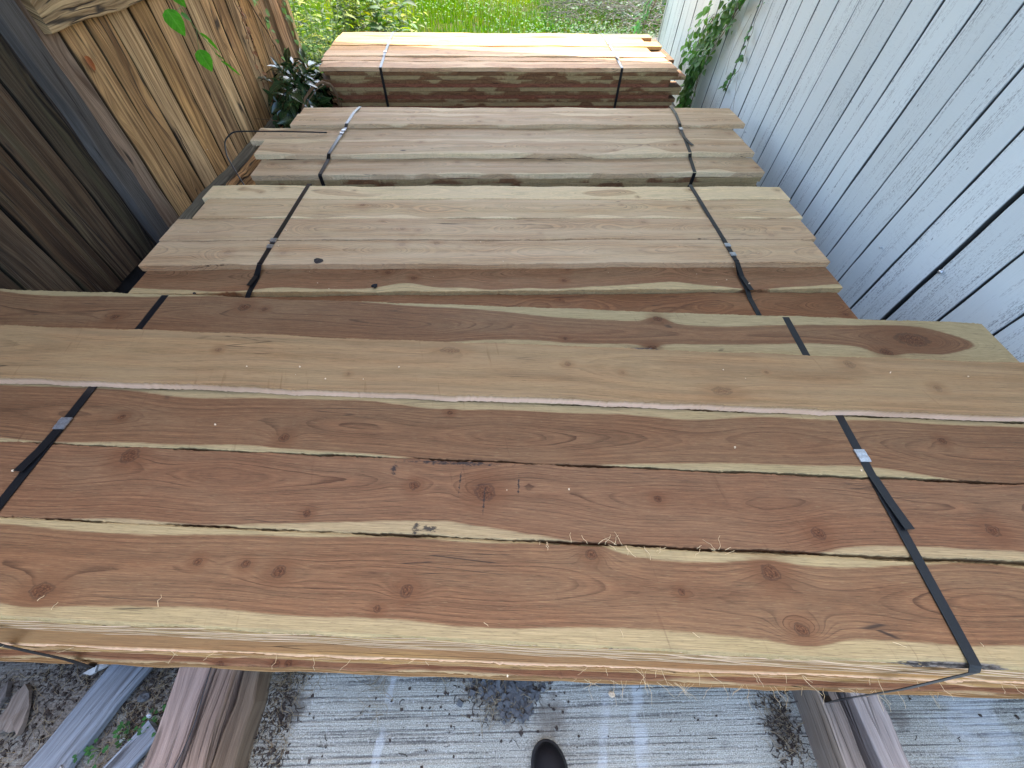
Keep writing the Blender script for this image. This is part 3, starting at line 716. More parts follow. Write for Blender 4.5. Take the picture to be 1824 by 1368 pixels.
# --- third bundle
b3 = bundle('third strapped stack of greyish tan boards, its straps catching pale sky light', (0, 2.25, .1), [
    (2.514, 2.640, .372, -1.125, 1.372, (.95, .98, 1.0), {}),
    (2.352, 2.513, .384, -1.115, 1.350, (.95, .97, 1.0), {'wz': .002}),
    (2.188, 2.354, .369, -1.262, 1.285, (.92, .94, .96), {}),
    (2.010, 2.187, .378, -1.172, 1.268, (.93, .93, .94), {}),
    (1.846, 2.008, .359, -1.136, 1.262, (.95, .95, .95), {})],
    .035, 12, .358, 6, 5, -1.13, 1.25, seen=3, fronty=1.849, redmix=.15)
for (xa, dx, sl_, ta) in ((-.815, -.01, [(2.26, .020), (2.225, .02)], None), (1.018, -.10, [(2.345, .030)], (2.22, .10, .010))):
    o_ = .035 * xa
    ov3 = [(2.64 + o_, .3735), (2.52 + o_, .386), (2.36 + o_, .3865), (2.33 + o_, .378), (2.19 + o_, .3805), (2.015 + o_, .3795), (1.99 + o_, .366), (1.849 + o_, .3610)]
    strap_loop(b3, xa, 1.842 + o_, 2.645 + o_, .373, .10, 0, .0165, over=ov3, front=[(1.8425 + o_, .356)], seals=sl_, tail=ta, dx=dx)
# free strap end that loops out on the left of this bundle
P = []
key = [(-.90, 2.235, .378), (-1.10, 2.222, .385), (-1.26, 2.200, .392), (-1.345, 2.185, .395), (-1.375, 2.13, .375), (-1.345, 2.04, .345), (-1.27, 1.93, .315), (-1.19, 1.82, .295), (-1.13, 1.76, .285)]
kk = np.array(key)
tt = np.linspace(0, len(kk) - 1, 50)
for q in range(3): P.append(np.interp(tt, np.arange(len(kk)), kk[:, q]))
P = np.array(P).T
for _ in range(3): P[1:-1] = (P[:-2] + 2 * P[1:-1] + P[2:]) / 4
tubes('strap_tail', [(P, .0034)], M_STRAP, b3, 6)

# --- fourth bundle
b4 = bundle('farthest strapped stack, tall and partly sunlit, with dark red and pale board edges', (0, 3.72, .1), [
    (3.275, 3.420, .402, -1.213, 1.222, (.92, .84, .84), {'pith': (-.02, .04, .060)}),
    (3.421, 3.513, .404, -1.235, 1.195, (.98, .92, .90), {}),
    (3.516, 3.655, .410, -1.245, 1.205, (.95, .88, .86), {'pith': (.03, .03, .06)}),
    (3.657, 3.795, .405, -1.255, 1.130, (.85, .70, .48), {'mat': M_MID}),
    (3.797, 3.940, .409, -1.262, 1.245, (.85, .70, .48), {'mat': M_MID}),
    (3.942, 4.080, .404, -1.270, 1.150, (.85, .70, .48), {'mat': M_MID}),
    (4.082, 4.200, .404, -1.272, 1.235, (.85, .70, .48), {'mat': M_MID})],
    .05, 13, .402, 5, 6, -1.20, 1.24, seen=12, fronty=3.275, redmix=.5, stag=.045, seq='mpmrpmrmprmpr')
for xa, dx in ((-.875, .07), (.842, -.008)):
    o_ = .05 * xa
    ov4 = [(4.20 + o_, .4055), (4.08 + o_, .4055), (3.93 + o_, .4105), (3.80 + o_, .4105), (3.65 + o_, .4115), (3.52 + o_, .4115), (3.49 + o_, .406), (3.275 + o_, .4035)]
    strap_loop(b4, xa, 3.268 + o_, 4.205 + o_, .404, .10, 0, .0175, over=ov4, front=[(3.268 + o_, .399), (3.268 + o_, .25)], seals=[(3.60 + o_ if xa < 0 else 3.86 + o_, .022)] , tail=(3.55 + o_, .09, .006) if xa > 0 else None, dx=dx)

# ------------------------------------------------------------------ dunnage under the bundles
def timber(name, p0, p1, wd, h, colr, seed, label, cat, group=None, mat=M_BEAM, z0=.0, wav=.002, split=False):
    p0 = np.array((*p0, z0), float); p1 = np.array((*p1, z0), float); u = p1 - p0; n = np.array((-u[1], u[0], 0)); n /= np.linalg.norm(n)
    o = planks(name, [(p0 - n * wd / 2, u, n * wd, (0, 0, h), colr, seed, wav)], mat)
    return tag(o, label, cat, group)
gd = 'timber bearers under the lumber'
timber('timber_bearer', (-.700, -.30), (-.70, .86), .070, .100, (.36, .265, .225), 401, 'pinkish square timber bearer on the left, with the black strap lying along it', 'timber', gd)
timber('timber_bearer', (-.638, -.30), (-.632, .86), .040, .088, (.31, .22, .17), 402, 'narrow brown timber bearer tight against the pinkish one on the left', 'timber', gd)
timber('timber_bearer', (-.588, -.30), (-.590, .86), .045, .062, (.20, .145, .10), 403, 'low dark brown timber, outermost of the three left bearers', 'timber', gd, mat=M_GREY, wav=.004)
timber('timber_bearer', (.735, -.30), (.725, .86), .045, .100, (.31, .25, .21), 404, 'grey brown timber bearer on the right beside a litter filled gap', 'timber', gd)
timber('timber_bearer', (.825, -.30), (.815, .86), .062, .100, (.38, .32, .29), 405, 'pale pinkish grey timber bearer, rightmost at the foot of the stack', 'timber', gd, wav=.004)
for ib, (ya, yb) in enumerate(((.90, 1.70), (1.86, 2.66), (3.30, 4.18))):
    for xx, nm in ((-.7, 'left'), (.75, 'right')):
        timber('timber_bearer', (xx, ya), (xx, yb), .085, .0795 if ib == 1 else .078, (.27, .2, .15), 410 + ib * 2 + (xx > 0),
               '%s timber bearer carrying the %s lumber stack' % (nm, ('second', 'third', 'farthest')[ib]), 'timber', gd)
# black strap lying beside the pink bearer
P = np.array([(-.667, .15, .102), (-.664, .02, .104), (-.660, -.03, .104), (-.657, -.08, .100), (-.659, -.12, .103), (-.668, -.16, .104), (-.680, -.22, .104)])
tt = np.linspace(0, 6, 40); P = np.stack([np.interp(tt, np.arange(7), P[:, q]) for q in range(3)], 1)
for _ in range(3): P[1:-1] = (P[:-2] + 2 * P[1:-1] + P[2:]) / 4
tag(ribbon('strap_offcut', P, .010, .0015, M_STRAP, None, wdir=(.5, 0, 1)), 'black strapping offcut running between the left timber bearers', 'strapping')

# ------------------------------------------------------------------ debris on the left
tag(planks('scrap_plank', [((-1.052, -.20, .012), (.145, .32, .010), (.083, -.034, 0), (0, 0, .018), (.235, .26, .30), 501, .003)], M_GREY), 'long grey weathered plank, blue grey and splintered at its near end', 'plank')
tag(planks('scrap_plank', [((-.905, -.205, .006), (.093, .130, .004), (.040, -.029, 0), (0, 0, .014), (.26, .29, .34), 502, .0015)], M_GREY), 'short blue grey plank offcut with a cut end beside the green sprigs', 'plank')
tag(planks('scrap_plank', [((-1.075, -.20, .004), (.062, .105, .004), (.016, -.010, 0), (0, 0, .010), (.19, .165, .13), 503, .002)], M_GREY), 'thin brown lath lying along the near left edge of the grey plank', 'lath')
tag(planks('scrap_plank', [((-.985, -.19, .030), (.04, .045, .006), (.012, -.011, 0), (0, 0, .006), (.5, .5, .5), 504, .001)], M_GREY), 'small pale splinter at the bottom edge beside the grey plank', 'splinter')
def shard(pts, z, th, colr, seed, label):
    P = np.array(pts, float); n = len(P); cen = P.mean(0)
    V = []; PC = []
    r = np.random.RandomState(seed)
    for zz in (z, z + th):
        for q in P: V.append((q[0], q[1], zz + r.normal(0, .0015))); PC.append(((q[1] - cen[1]), q[0] - cen[0], seed))
    V.append((cen[0], cen[1], z + th + .003)); PC.append((0, 0, seed))
    F = [tuple(range(n))[::-1]] + [(i, (i + 1) % n, n + (i + 1) % n, n + i) for i in range(n)] + [(n + i, n + (i + 1) % n, 2 * n) for i in range(n)]
    return tag(mesh_obj('wood_shard', V, F, M_GREY, None, {'pc': ('FLOAT_VECTOR', PC), 'pcol': ('FLOAT_COLOR', np.tile(colr, (len(V), 1)))}), label, 'wood shard')
shard([(-1.156, -.083), (-1.150, -.050), (-1.152, -.030), (-1.138, -.006), (-1.120, -.018), (-1.105, -.045), (-1.092, -.078), (-1.088, -.098), (-1.100, -.088), (-1.112, -.093), (-1.125, -.088), (-1.135, -.094), (-1.148, -.090)], .010, .010, (.27, .22, .185), 511, 'pointed brown broken wood shard with a jagged end, far left on the dirt')
shard([(-1.02, .012), (-.985, .030), (-.955, .040), (-.965, .028), (-1.0, .008)], .012, .006, (.52, .50, .48), 512, 'small pale wood sliver pointing out from under the lumber stack')
shard([(-1.20, -.04), (-1.185, .0), (-1.17, -.03), (-1.18, -.07)], .006, .010, (.16, .14, .13), 513, 'grey bark piece at the left edge of the dirt')
def blob(name, c, r, mat, seed, label=None, cat=None, flat=.6, parent=None):
    rr = np.random.RandomState(seed); V = []; F = []; n = 9; k = 6
    for i in range(k + 1):
        th = math.pi * i / k
        for j in range(n):
            ph = 2 * math.pi * j / n; q = r * (1 + rr.normal(0, .13))
            V.append((c[0] + q * math.sin(th) * math.cos(ph), c[1] + q * math.sin(th) * math.sin(ph) * .8, c[2] + q * flat * math.cos(th)))
    for i in range(k):
        for j in range(n): F.append((i * n + j, i * n + (j + 1) % n, (i + 1) * n + (j + 1) % n, (i + 1) * n + j)[::-1])
    o = mesh_obj(name, V, F, mat, parent); return tag(o, label, cat) if label else o
blob('stone', (-.855, -.035, .008), .014, M_STONE, 5, 'dark grey stone beside the grey plank', 'stone')
blob('stone', (-.825, -.070, .006), .007, M_NAIL, 6, 'small white pebble among straw near the short plank', 'pebble')
blob('stone', (-.862, -.112, .006), .0055, M_NAIL, 7, 'tiny white pebble at the end of the green sprigs', 'pebble')

def litter(name, regions, mat, seed, lo, hi, rad, label, cat='litter', lift=.012, kind='stuff'):
    r = np.random.RandomState(seed); paths = []
    for (cx, cy, sx, sy, n, z) in regions:
        for _ in range(n):
            x = cx + r.normal(0, sx); y = cy + r.normal(0, sy); a = r.uniform(0, 6.28); L = r.uniform(lo, hi); cv = r.normal(0, .35)
            pts = []
            for t in np.linspace(-.5, .5, 4):
                an = a + cv * t * 2; pts.append((x + L * t * math.cos(an), y + L * t * math.sin(an), z + r.uniform(.001, lift)))
            paths.append((pts, r.uniform(rad * .6, rad)))
    o = tubes(name, paths, mat, None, 3, False)
    return tag(o, label, cat, kind=kind)
litter('straw_litter', [(-.84, -.05, .035, .06, 90, .0), (-.95, .03, .10, .03, 120, 0), (-1.12, -.08, .07, .07, 90, 0), (-.53, -.05, .03, .09, 150, 0), (-.52, .0, .05, .015, 60, 0), (.775, -.10, .010, .07, 90, .03), (.66, -.12, .025, .05, 70, 0),
                        (-.02, -.05, .05, .03, 70, .003), (-.86, -.13, .05, .03, 60, 0), (-.3, -.04, .02, .02, 16, 0), (-.05, -.02, .06, .015, 30, 0)], M_STRAW, 31, .015, .06, .0007, 'dry straw and grass litter caught round the timber bearers')
litter('dark_litter', [(-.84, -.06, .03, .06, 120, .0), (-.96, .02, .10, .03, 150, 0), (-1.12, -.09, .07, .07, 140, 0), (-.53, -.06, .025, .09, 220, 0), (.775, -.10, .010, .07, 160, .03), (.655, -.12, .022, .06, 150, 0), (-.01, -.04, .06, .03, 90, 0), (.63, -.03, .03, .01, 20, 0), (.2, -.1, .5, .07, 26, 0)],
       M_CLOD, 32, .006, .022, .0012, 'dark broken twigs and bark crumbs on the concrete')
def crumbs(name, regions, mat, seed, lo, hi, label, cat, zlift=0.):
    r = np.random.RandomState(seed); V = []; F = []
    base = np.array([(-1, -1, -1), (1, -1, -1), (1, 1, -1), (-1, 1, -1), (-1, -1, 1), (1, -1, 1), (1, 1, 1), (-1, 1, 1)], float)
    fc = [(0, 3, 2, 1), (4, 5, 6, 7), (0, 1, 5, 4), (1, 2, 6, 5), (2, 3, 7, 6), (3, 0, 4, 7)]
    for (cx, cy, sx, sy, n, z) in regions:
        for _ in range(n):
            s = r.uniform(lo, hi) * r.uniform(.5, 1); a = r.uniform(0, 6.28); q = base * (1 + r.normal(0, .22, (8, 3))) * s * np.array((r.uniform(.7, 1.2), r.uniform(.6, 1.1), r.uniform(.4, .8))) * .5
            ca, sa = math.cos(a), math.sin(a); ti = r.normal(0, .3)
            q = np.stack([q[:, 0] * ca - q[:, 1] * sa, q[:, 0] * sa + q[:, 1] * ca, q[:, 2] + q[:, 0] * ti], 1) + (cx + r.normal(0, sx), cy + r.normal(0, sy), z + s * .25 + r.uniform(0, zlift))
            b = len(V); V += q.tolist(); F += [tuple(b + i for i in k) for k in fc]
    return tag(mesh_obj(name, V, F, mat), label, cat, kind='stuff')
crumbs('gravel', [(.015, -.028, .040, .016, 240, 0), (.025, -.062, .024, .018, 130, 0), (-.02, -.045, .024, .015, 45, 0)], M_STONE, 41, .005, .017, 'small heap of blue grey gravel on the concrete under the lumber edge', 'gravel', .006)
crumbs('dirt_crumbs', [(-.84, -.06, .03, .06, 260, .0), (-.96, .02, .10, .03, 320, 0), (-1.12, -.09, .07, .07, 360, 0), (-.53, -.06, .022, .09, 300, 0), (.775, -.10, .010, .08, 200, .0), (.655, -.12, .022, .06, 160, 0), (0, -.04, .06, .03, 180, 0), (.3, -.12, .7, .08, 70, 0), (-.3, -.09, .15, .05, 25, 0)],
       M_CLOD, 42, .002, .009, 'loose dirt and bark crumbs along the timber bearers', 'dirt')
# wood chips on the boards
crumbs('wood_chips', [(.1, 1.25, .7, .2, 45, .3815), (.1, .30, .7, .12, 16, .4805), (.1, 2.2, .7, .2, 40, .3785), (0, .56, .8, .03, 10, .508)], M_CHIP, 43, .0015, .0048, 'tiny pale wood chips scattered on the boards', 'wood chips')
blob('dirt_clod', (-.635, 1.143, .383), .016, M_CLOD, 15, 'crumbly dark clod on the second stack of boards, left of centre', 'clod', .5)
blob('dirt_clod', (-.425, 1.035, .364), .010, M_RUBBER, 16, 'small black lump on the sapwood edge of the second stack', 'clod', .6)
blob('dirt_clod', (-1.0, 1.0, .36), .005, M_CLOD, 17, 'tiny brown crumb near the left end of the second stack', 'clod', .6)
# torn wood fibres along the sawn front edges
r = np.random.RandomState(51); paths = []
def hair(x, y, z, L, a, up):
    pts = []
    for t in np.linspace(0, 1, 5):
        an = a + (t - .2) * r.uniform(-.5, .5) * 2; pts.append((x + L * t * math.cos(a) + L * .25 * math.sin(t * 2.5) * r.uniform(-.6, .6), y + L * t * math.sin(a), z + up * t * (1 - t * .7)))
    paths.append((pts, (.0005, .00025)))
for _ in range(26): x = r.uniform(.15, 1.05); hair(x, .0095 - .0485 * x, .326, r.uniform(.012, .04), r.uniform(-2.6, -.5), r.uniform(-.004, .01))
for _ in range(40): x = r.uniform(.15, .95); hair(x, -.010 - .0475 * x, .172, r.uniform(.012, .045), r.uniform(-2.8, -.3), r.uniform(-.004, .01))
for _ in range(10): x = r.uniform(-1., .1); hair(x, .0095 - .0485 * x, .326, r.uniform(.008, .03), r.uniform(-3., -.2), r.uniform(0, .01))
for _ in range(24): x = r.uniform(.05, .5); hair(x, .188 - .057 * x, .4805, r.uniform(.006, .03), r.uniform(-3., 3), r.uniform(.001, .006))
for _ in range(10): x = r.uniform(-.9, .9); hair(x, .06 - .057 * x, .4805, r.uniform(.006, .02), r.uniform(-3., 3), r.uniform(.001, .004))
tag(tubes('wood_fibres', paths, M_FIB, None, 3), 'fine pale torn wood fibres along the sawn edges of the nearest stack', 'wood fibres', kind='stuff')
blob('bark_flake', (.265, -.052, .006), .008, M_CHIP, 19, 'small tan wood flake on the concrete below the front edge', 'flake', .4)

# ------------------------------------------------------------------ the photographer's shoe
shoe = thing('shoe', (.11, -.27, 0), 'dark shoe toe standing on the concrete at the bottom edge, below the gravel', 'shoe')
def loft(name, secs, mat, parent, n=20):
    V = []; F = []
    for (cy, cz, rx, rz, cx, flat) in secs:
        for j in range(n):
            a = 2 * math.pi * j / n; zz = math.sin(a); zz = max(zz, -flat) if flat else zz
            V.append((cx + rx * math.copysign(abs(math.cos(a)) ** .8, math.cos(a)), cy, cz + rz * zz))
    for i in range(len(secs) - 1):
        for j in range(n): F.append((i * n + j, i * n + (j + 1) % n, (i + 1) * n + (j + 1) % n, (i + 1) * n + j))
    F.append(tuple(range(n))[::-1]); F.append(tuple((len(secs) - 1) * n + q for q in range(n)))
    return mesh_obj(name, V, F, mat, parent, smooth=True)
ty = -.132; cx = .098
secs = []
for d, hw, hh in ((.0, .006, .010), (.004, .017, .019), (.010, .026, .024), (.020, .0345, .029), (.035, .040, .033), (.055, .0445, .037), (.08, .047, .042), (.11, .046, .052), (.14, .042, .064), (.17, .038, .078), (.20, .036, .085), (.24, .035, .086), (.265, .031, .083), (.28, .022, .07)):
    secs.append((ty - d, .012 + hh * .5, hw * .86, hh * .62, cx + d * .10, .75))
loft('upper', secs, M_LEATHER, shoe)
V = []; F = []; n = 0
out = [(ty + .003 - d, hw) for d, hw in ((.0, .008), (.004, .021), (.010, .030), (.020, .039), (.035, .045), (.055, .049), (.08, .050), (.13, .045), (.18, .039), (.24, .039), (.27, .034), (.288, .02))]
loop = [(cx + (ty - y_) * .10 - w_ * .86, y_) for y_, w_ in out] + [(cx + (ty - y_) * .10 + w_ * .86, y_) for y_, w_ in out[::-1]]
n = len(loop); V = [(x, y, .0015) for x, y in loop] + [(x, y, .016) for x, y in loop]
F = [tuple(range(n)), tuple(range(n, 2 * n))[::-1]] + [(i, n + i, n + (i + 1) % n, (i + 1) % n) for i in range(n)]
mesh_obj('sole', V, F, M_RUBBER, shoe)
tubes('stitching', [([(cx + (ty - y_) * .10 + s * (w_ * .86 - .005), y_ - .004, .024 + (.002 if abs(s) else 0)) for y_, w_ in out[1:8]], .0009) for s in (-1, 1)], M_RUBBER, shoe, 4)
tubes('lace', [([(cx + .012 - .02, ty - .11 - q * .022, .068 + q * .010), (cx + .012, ty - .105 - q * .022, .078 + q * .011), (cx + .012 + .02, ty - .11 - q * .022, .068 + q * .010)], .002) for q in range(4)], M_RUBBER, shoe, 5)

# ------------------------------------------------------------------ plants
rg = np.random.RandomState(91)
def rcol(base, var=.2, r=rg):
    return np.clip(np.array(base) * (1 + r.normal(0, var)) * (1 + r.normal(0, .08, 3)), .003, 1)
# lawn
N = 120000
gx = rg.uniform(-4.2, 4.2, N); gy = 4.45 + rg.uniform(0, 1, N) ** 1.1 * 6.5
dens = .5 + .5 * np.sin(gx * 2.1 + 1.3 * np.sin(gy * 1.7)) * np.sin(gy * 2.3 + gx); keep = rg.uniform(0, 1, N) < .35 + .65 * dens
keep &= ~((gx < -.75) & (gy < 6.0) & (rg.uniform(0, 1, N) < .85))
keep &= ~((gx > 1.25) & (gy < 6.6) & (rg.uniform(0, 1, N) < .75))
gx = gx[keep]; gy = gy[keep]; N = len(gx)
a = rg.uniform(0, 6.28, N); tl = rg.uniform(.1, .9, N)
D_ = np.stack([np.cos(a) * tl, np.sin(a) * tl, np.ones(N)], 1); Nm = np.stack([np.sin(a), -np.cos(a), np.full(N, .3)], 1)
hue = rg.uniform(0, 1, N)[:, None]; cg = np.array((.03, .14, .002)) * (1 - hue) + np.array((.15, .22, .003)) * hue
pt = (np.sin(gx * 1.9 + 2.) * np.sin(gy * 1.6 + gx * .7) > .25)[:, None]; cg = np.where(pt & (rg.uniform(0, 1, (N, 1)) < .8), np.array((.19, .25, .003)), cg); cg = np.where((gx > .55)[:, None] & (rg.uniform(0, 1, (N, 1)) < .6), np.array((.025, .12, .01)), cg)
dry = rg.uniform(0, 1, N) < .08; cg[dry] = (.20, .17, .08); cg *= rg.uniform(.65, 1.25, N)[:, None]
P_ = np.stack([gx, gy, np.full(N, -.035)], 1)
spec = list(zip(P_, D_, np.cross(D_, Nm), rg.uniform(.04, .10, N), rg.uniform(.005, .010, N), cg))
tag(leaves('grass', spec, M_BLADE, None, T_BLADE, 0., .35, origin=(0, 7, 0)), 'bright sunlit lawn grass beyond the farthest lumber stack', 'grass', kind='stuff')
def broad_patch(n, cx, cy, sx, sy, hi, c, L=.03):
    s = []
    for _ in range(n):
        s.append(((cx + rg.normal(0, sx), cy + rg.normal(0, sy), rg.uniform(0, hi)), (rg.normal(), rg.normal(), rg.uniform(-.1, .6)), (rg.normal(0, .4), rg.normal(0, .4), 1), rg.uniform(.6, 1.2) * L, rg.uniform(.5, .8) * L, rcol(c, .25)))
    return s
sp = broad_patch(1300, .9, 6.2, .45, .45, .10, (.05, .15, .02)) + broad_patch(900, 1.35, 5.9, .3, .35, .12, (.05, .10, .04), .035) + broad_patch(500, -.4, 7.6, .6, .4, .08, (.08, .18, .02))
tag(leaves('ground_cover', sp, M_LEAF, None, T_HEART, .2, .2, origin=(1, 6, 0)), 'low leafy weeds in the lawn ahead of the brush', 'ground cover', kind='stuff')

def weed(x, y, h, n_st, seed, label, colr, L=.09, W=.022, name='weed', group='tall weeds behind the fence end', spread=.09):
    r = np.random.RandomState(seed); t = thing(name, (x, y, 0), label, 'weed', group); paths = []; sp = []
    for s in range(n_st):
        a = r.uniform(0, 6.28); le = r.uniform(.05, .35); hh = h * r.uniform(.7, 1.1); bx = x + r.normal(0, spread); by = y + r.normal(0, spread); pts = []
        for q in np.linspace(0, 1, 8): pts.append((bx + math.cos(a) * le * hh * q * q, by + math.sin(a) * le * hh * q * q, -.03 + hh * q))
        paths.append((pts, (.004, .0015))); k = int(hh / .028)
        for i in range(2, k):
            q = i / k; p = np.array([np.interp(q, np.linspace(0, 1, 8), [u_[c_] for u_ in pts]) for c_ in range(3)]); an = i * 2.4 + r.normal(0, .3)
            ll = L * r.uniform(.6, 1.2) * (1.1 - .5 * q); lc = colr if r.uniform() < .5 else ((.26, .30, .004) if r.uniform() < .6 else (.02, .085, .008))
            sp.append((p, (math.cos(an), math.sin(an), r.uniform(-.1, .7)), (-math.cos(an) * .4 + r.normal(0, .2), -math.sin(an) * .4 + r.normal(0, .2), 1), ll, ll * W / L * r.uniform(.8, 1.3), rcol(lc, .22, r)))
    tubes('stems', paths, M_GSTEM, t, 4); leaves('foliage', sp, M_LEAF, t, T_LANCE, .3, .35)
    return t
wl = ['leftmost tall weed with narrow bright leaves close behind the fence post', 'tall narrow leaved weed behind the left end of the farthest stack', 'dense green weed rising over the back left corner of the farthest stack',
      'broad leaved weed leaning over the farthest stack beside its left strap', 'loose stemmed weed farther out on the lawn, left of centre', 'weed clump in the far top left of the lawn', 'yellow green weed between the fence post and the farthest stack', 'low weed at the foot of the fence post']
ws = [(-1.75, 4.15, .9, 14, .12, .036), (-1.50, 4.45, .9, 14, .12, .034), (-1.30, 4.75, .8, 13, .15, .055), (-.98, 4.85, .68, 9, .17, .065), (-1.35, 5.4, .8, 12, .13, .045), (-2.1, 5.1, 1.1, 14, .14, .045), (-1.46, 3.98, .55, 12, .10, .030), (-1.62, 3.95, .4, 10, .09, .030)]
for i_, (x, y, h, n_, L, W) in enumerate(ws): weed(x, y, h, n_, 600 + i_, wl[i_], (.10, .16, .006) if i_ % 3 else (.04, .12, .008), L, W)
for i_, (x, y, h) in enumerate(((-2.35, 4.5, 1.1), (-1.9, 5.9, .9), (-1.15, 6.0, .55), (-2.7, 6.4, 1.1))):
    weed(x, y, h, 10, 640 + i_, ('tall weed thicket at the far left edge of the view', 'weed thicket on the lawn behind the bright weeds', 'short grassy weed out on the lawn left of centre', 'distant weed thicket at the top left')[i_], (.08, .14, .008), .10, .022, spread=.16)

# dark glossy bush by the fence end
def bush(name, c, sz, n, L, W, colr, seed, label, mat=M_GLOSS, down=.3, cat='bush', stems=14, tm=T_LANCE, base=None):
    r = np.random.RandomState(seed); base = base or (c[0], c[1], 0); t = thing(name, base, label, cat); paths = []; sp = []; c = np.array(c); sz = np.array(sz)
    for s in range(stems):
        e = c + r.normal(0, .55, 3) * sz; m_ = (np.array(base) + e) / 2 + r.normal(0, .04, 3); pts = [np.array(base) + r.normal(0, .02, 3) * (1, 1, 0), m_, e]
        tt = np.linspace(0, 1, 7)[:, None]; B = (1 - tt) ** 2 * pts[0] + 2 * tt * (1 - tt) * pts[1] + tt ** 2 * pts[2]; paths.append((B, (.005, .0015)))
    for _ in range(n):
        d = r.normal(0, 1, 3); d /= np.linalg.norm(d); p = c + d * sz * r.uniform(.25, 1.) ** .6
        dr = d * .8 + r.normal(0, .5, 3); dr[2] -= down
        nn = d * .6 + r.normal(0, .35, 3) + (0, 0, .7)
        l_ = L * r.uniform(.6, 1.25); sp.append((p, dr, nn, l_, l_ * W / L * r.uniform(.8, 1.2), rcol(colr, .25, r)))
    tubes('stems', paths, M_STEM, t, 5); leaves('foliage', sp, mat, t, tm, .25, .3); return t
bush('bush', (-1.33, 3.10, .27), (.15, .33, .20), 620, .095, .040, (.022, .055, .018), 21, 'dark glossy leaved bush in the corner where the fence ends', down=.6)
bush('bush', (-1.32, 3.62, .16), (.11, .22, .14), 200, .06, .02, (.10, .2, .04), 22, 'small sunlit bush between the fence post and the farthest stack', mat=M_LEAF, down=.4)
# dry curled branch
P = np.array([(-1.235, 2.78, .30), (-1.23, 2.88, .345), (-1.20, 2.98, .375), (-1.16, 3.06, .385), (-1.12, 3.10, .36), (-1.10, 3.10, .30), (-1.11, 3.12, .2)])
tt = np.linspace(0, 6, 30); P = np.stack([np.interp(tt, np.arange(7), P[:, q]) for q in range(3)], 1)
tag(tubes('dry_branch', [(P - (0, 0, .02), (.006, .009, .005)), (P + (.012, .01, -.035), (.002, .003, .002))], M_STEM, None, 8), 'curved pale dry branch arching beside the farthest stack', 'branch')

def vine(name, path, n, width, L, colr, seed, label, axis='x', cat='vine', mat=M_LEAF, tm=T_HEART, off=.03, stem=.0022, dens=None, stemmat=M_STEM, W=.8, nx=-1, group=None, extra=()):
    r = np.random.RandomState(seed); P = np.array(path, float); t = thing(name, tuple(P[-1]), label, cat, group)
    tt = np.linspace(0, len(P) - 1, 24); Q = np.stack([np.interp(tt, np.arange(len(P)), P[:, q]) for q in range(3)], 1)
    for _ in range(2): Q[1:-1] = (Q[:-2] + 2 * Q[1:-1] + Q[2:]) / 4
    paths = [(Q + r.normal(0, .003, Q.shape), stem)]
    for _ in range(4 if width > .03 else 0):
        o_ = np.cumsum(r.normal(0, .006, Q.shape), 0) * (0.1, 1, 1); paths.append((Q + o_ + r.normal(0, width * .3, 3) * (0, 1, 1), stem * .7))
    for e in extra: paths.append((e, stem * .6))
    sp = []
    for i in range(n):
        q = Q[r.randint(0, len(Q))]; p = q + np.array((nx * r.uniform(.2, 1) * off, r.normal(0, width), r.normal(0, width)))
        d = np.array((nx * r.uniform(.0, .9), r.normal(0, .7), -r.uniform(.1, 1.2))); nn = np.array((nx, r.normal(0, .5), r.uniform(.1, .9)))
        l_ = L * r.uniform(.5, 1.2); sp.append((p, d, nn, l_, l_ * W * r.uniform(.8, 1.1), rcol(colr, .25, r)))
    tubes('stems', paths, stemmat, t, 5); leaves('foliage', sp, mat, t, tm, .2, .25); return t
vine('wall_vine', [(1.485, 3.12, .95), (1.485, 3.28, .74), (1.485, 3.42, .58), (1.485, 3.55, .42), (1.485, 3.58, .30), (1.48, 3.55, .16), (1.47, 3.5, .02)], 520, .055, .052, (.085, .20, .045), 31, 'thick leafy green vine climbing the pale wall beyond the second gap', off=.07)
vine('wall_vine', [(1.485, 3.62, .62), (1.485, 3.75, .48), (1.485, 3.80, .36)], 60, .045, .05, (.14, .32, .06), 32, 'bright green vine shoots reaching left of the thick wall vine', off=.09)
vine('wall_vine', [(1.488, 3.02, .86), (1.488, 3.02, .72), (1.488, 3.0, .60), (1.488, 2.98, .50), (1.488, 3.03, .42), (1.488, 3.06, .36)], 34, .016, .030, (.09, .2, .06), 33, 'thin sparse vine strand hanging on the pale wall, right of the thick one', off=.02, stem=.0014,
     extra=[[(1.488, 3.1, .72), (1.488, 3.15, .60), (1.488, 3.17, .50), (1.488, 3.14, .42)], [(1.488, 2.99, .48), (1.488, 2.90, .36), (1.488, 2.80, .24)]])
vine('wall_vine', [(1.44, 4.88, .70), (1.42, 4.86, .55), (1.36, 4.82, .44), (1.32, 4.80, .36)], 46, .035, .10, (.10, .26, .09), 34, 'long leaved green shoot hanging at the far end of the pale wall', off=.06, tm=T_LANCE, W=.3)
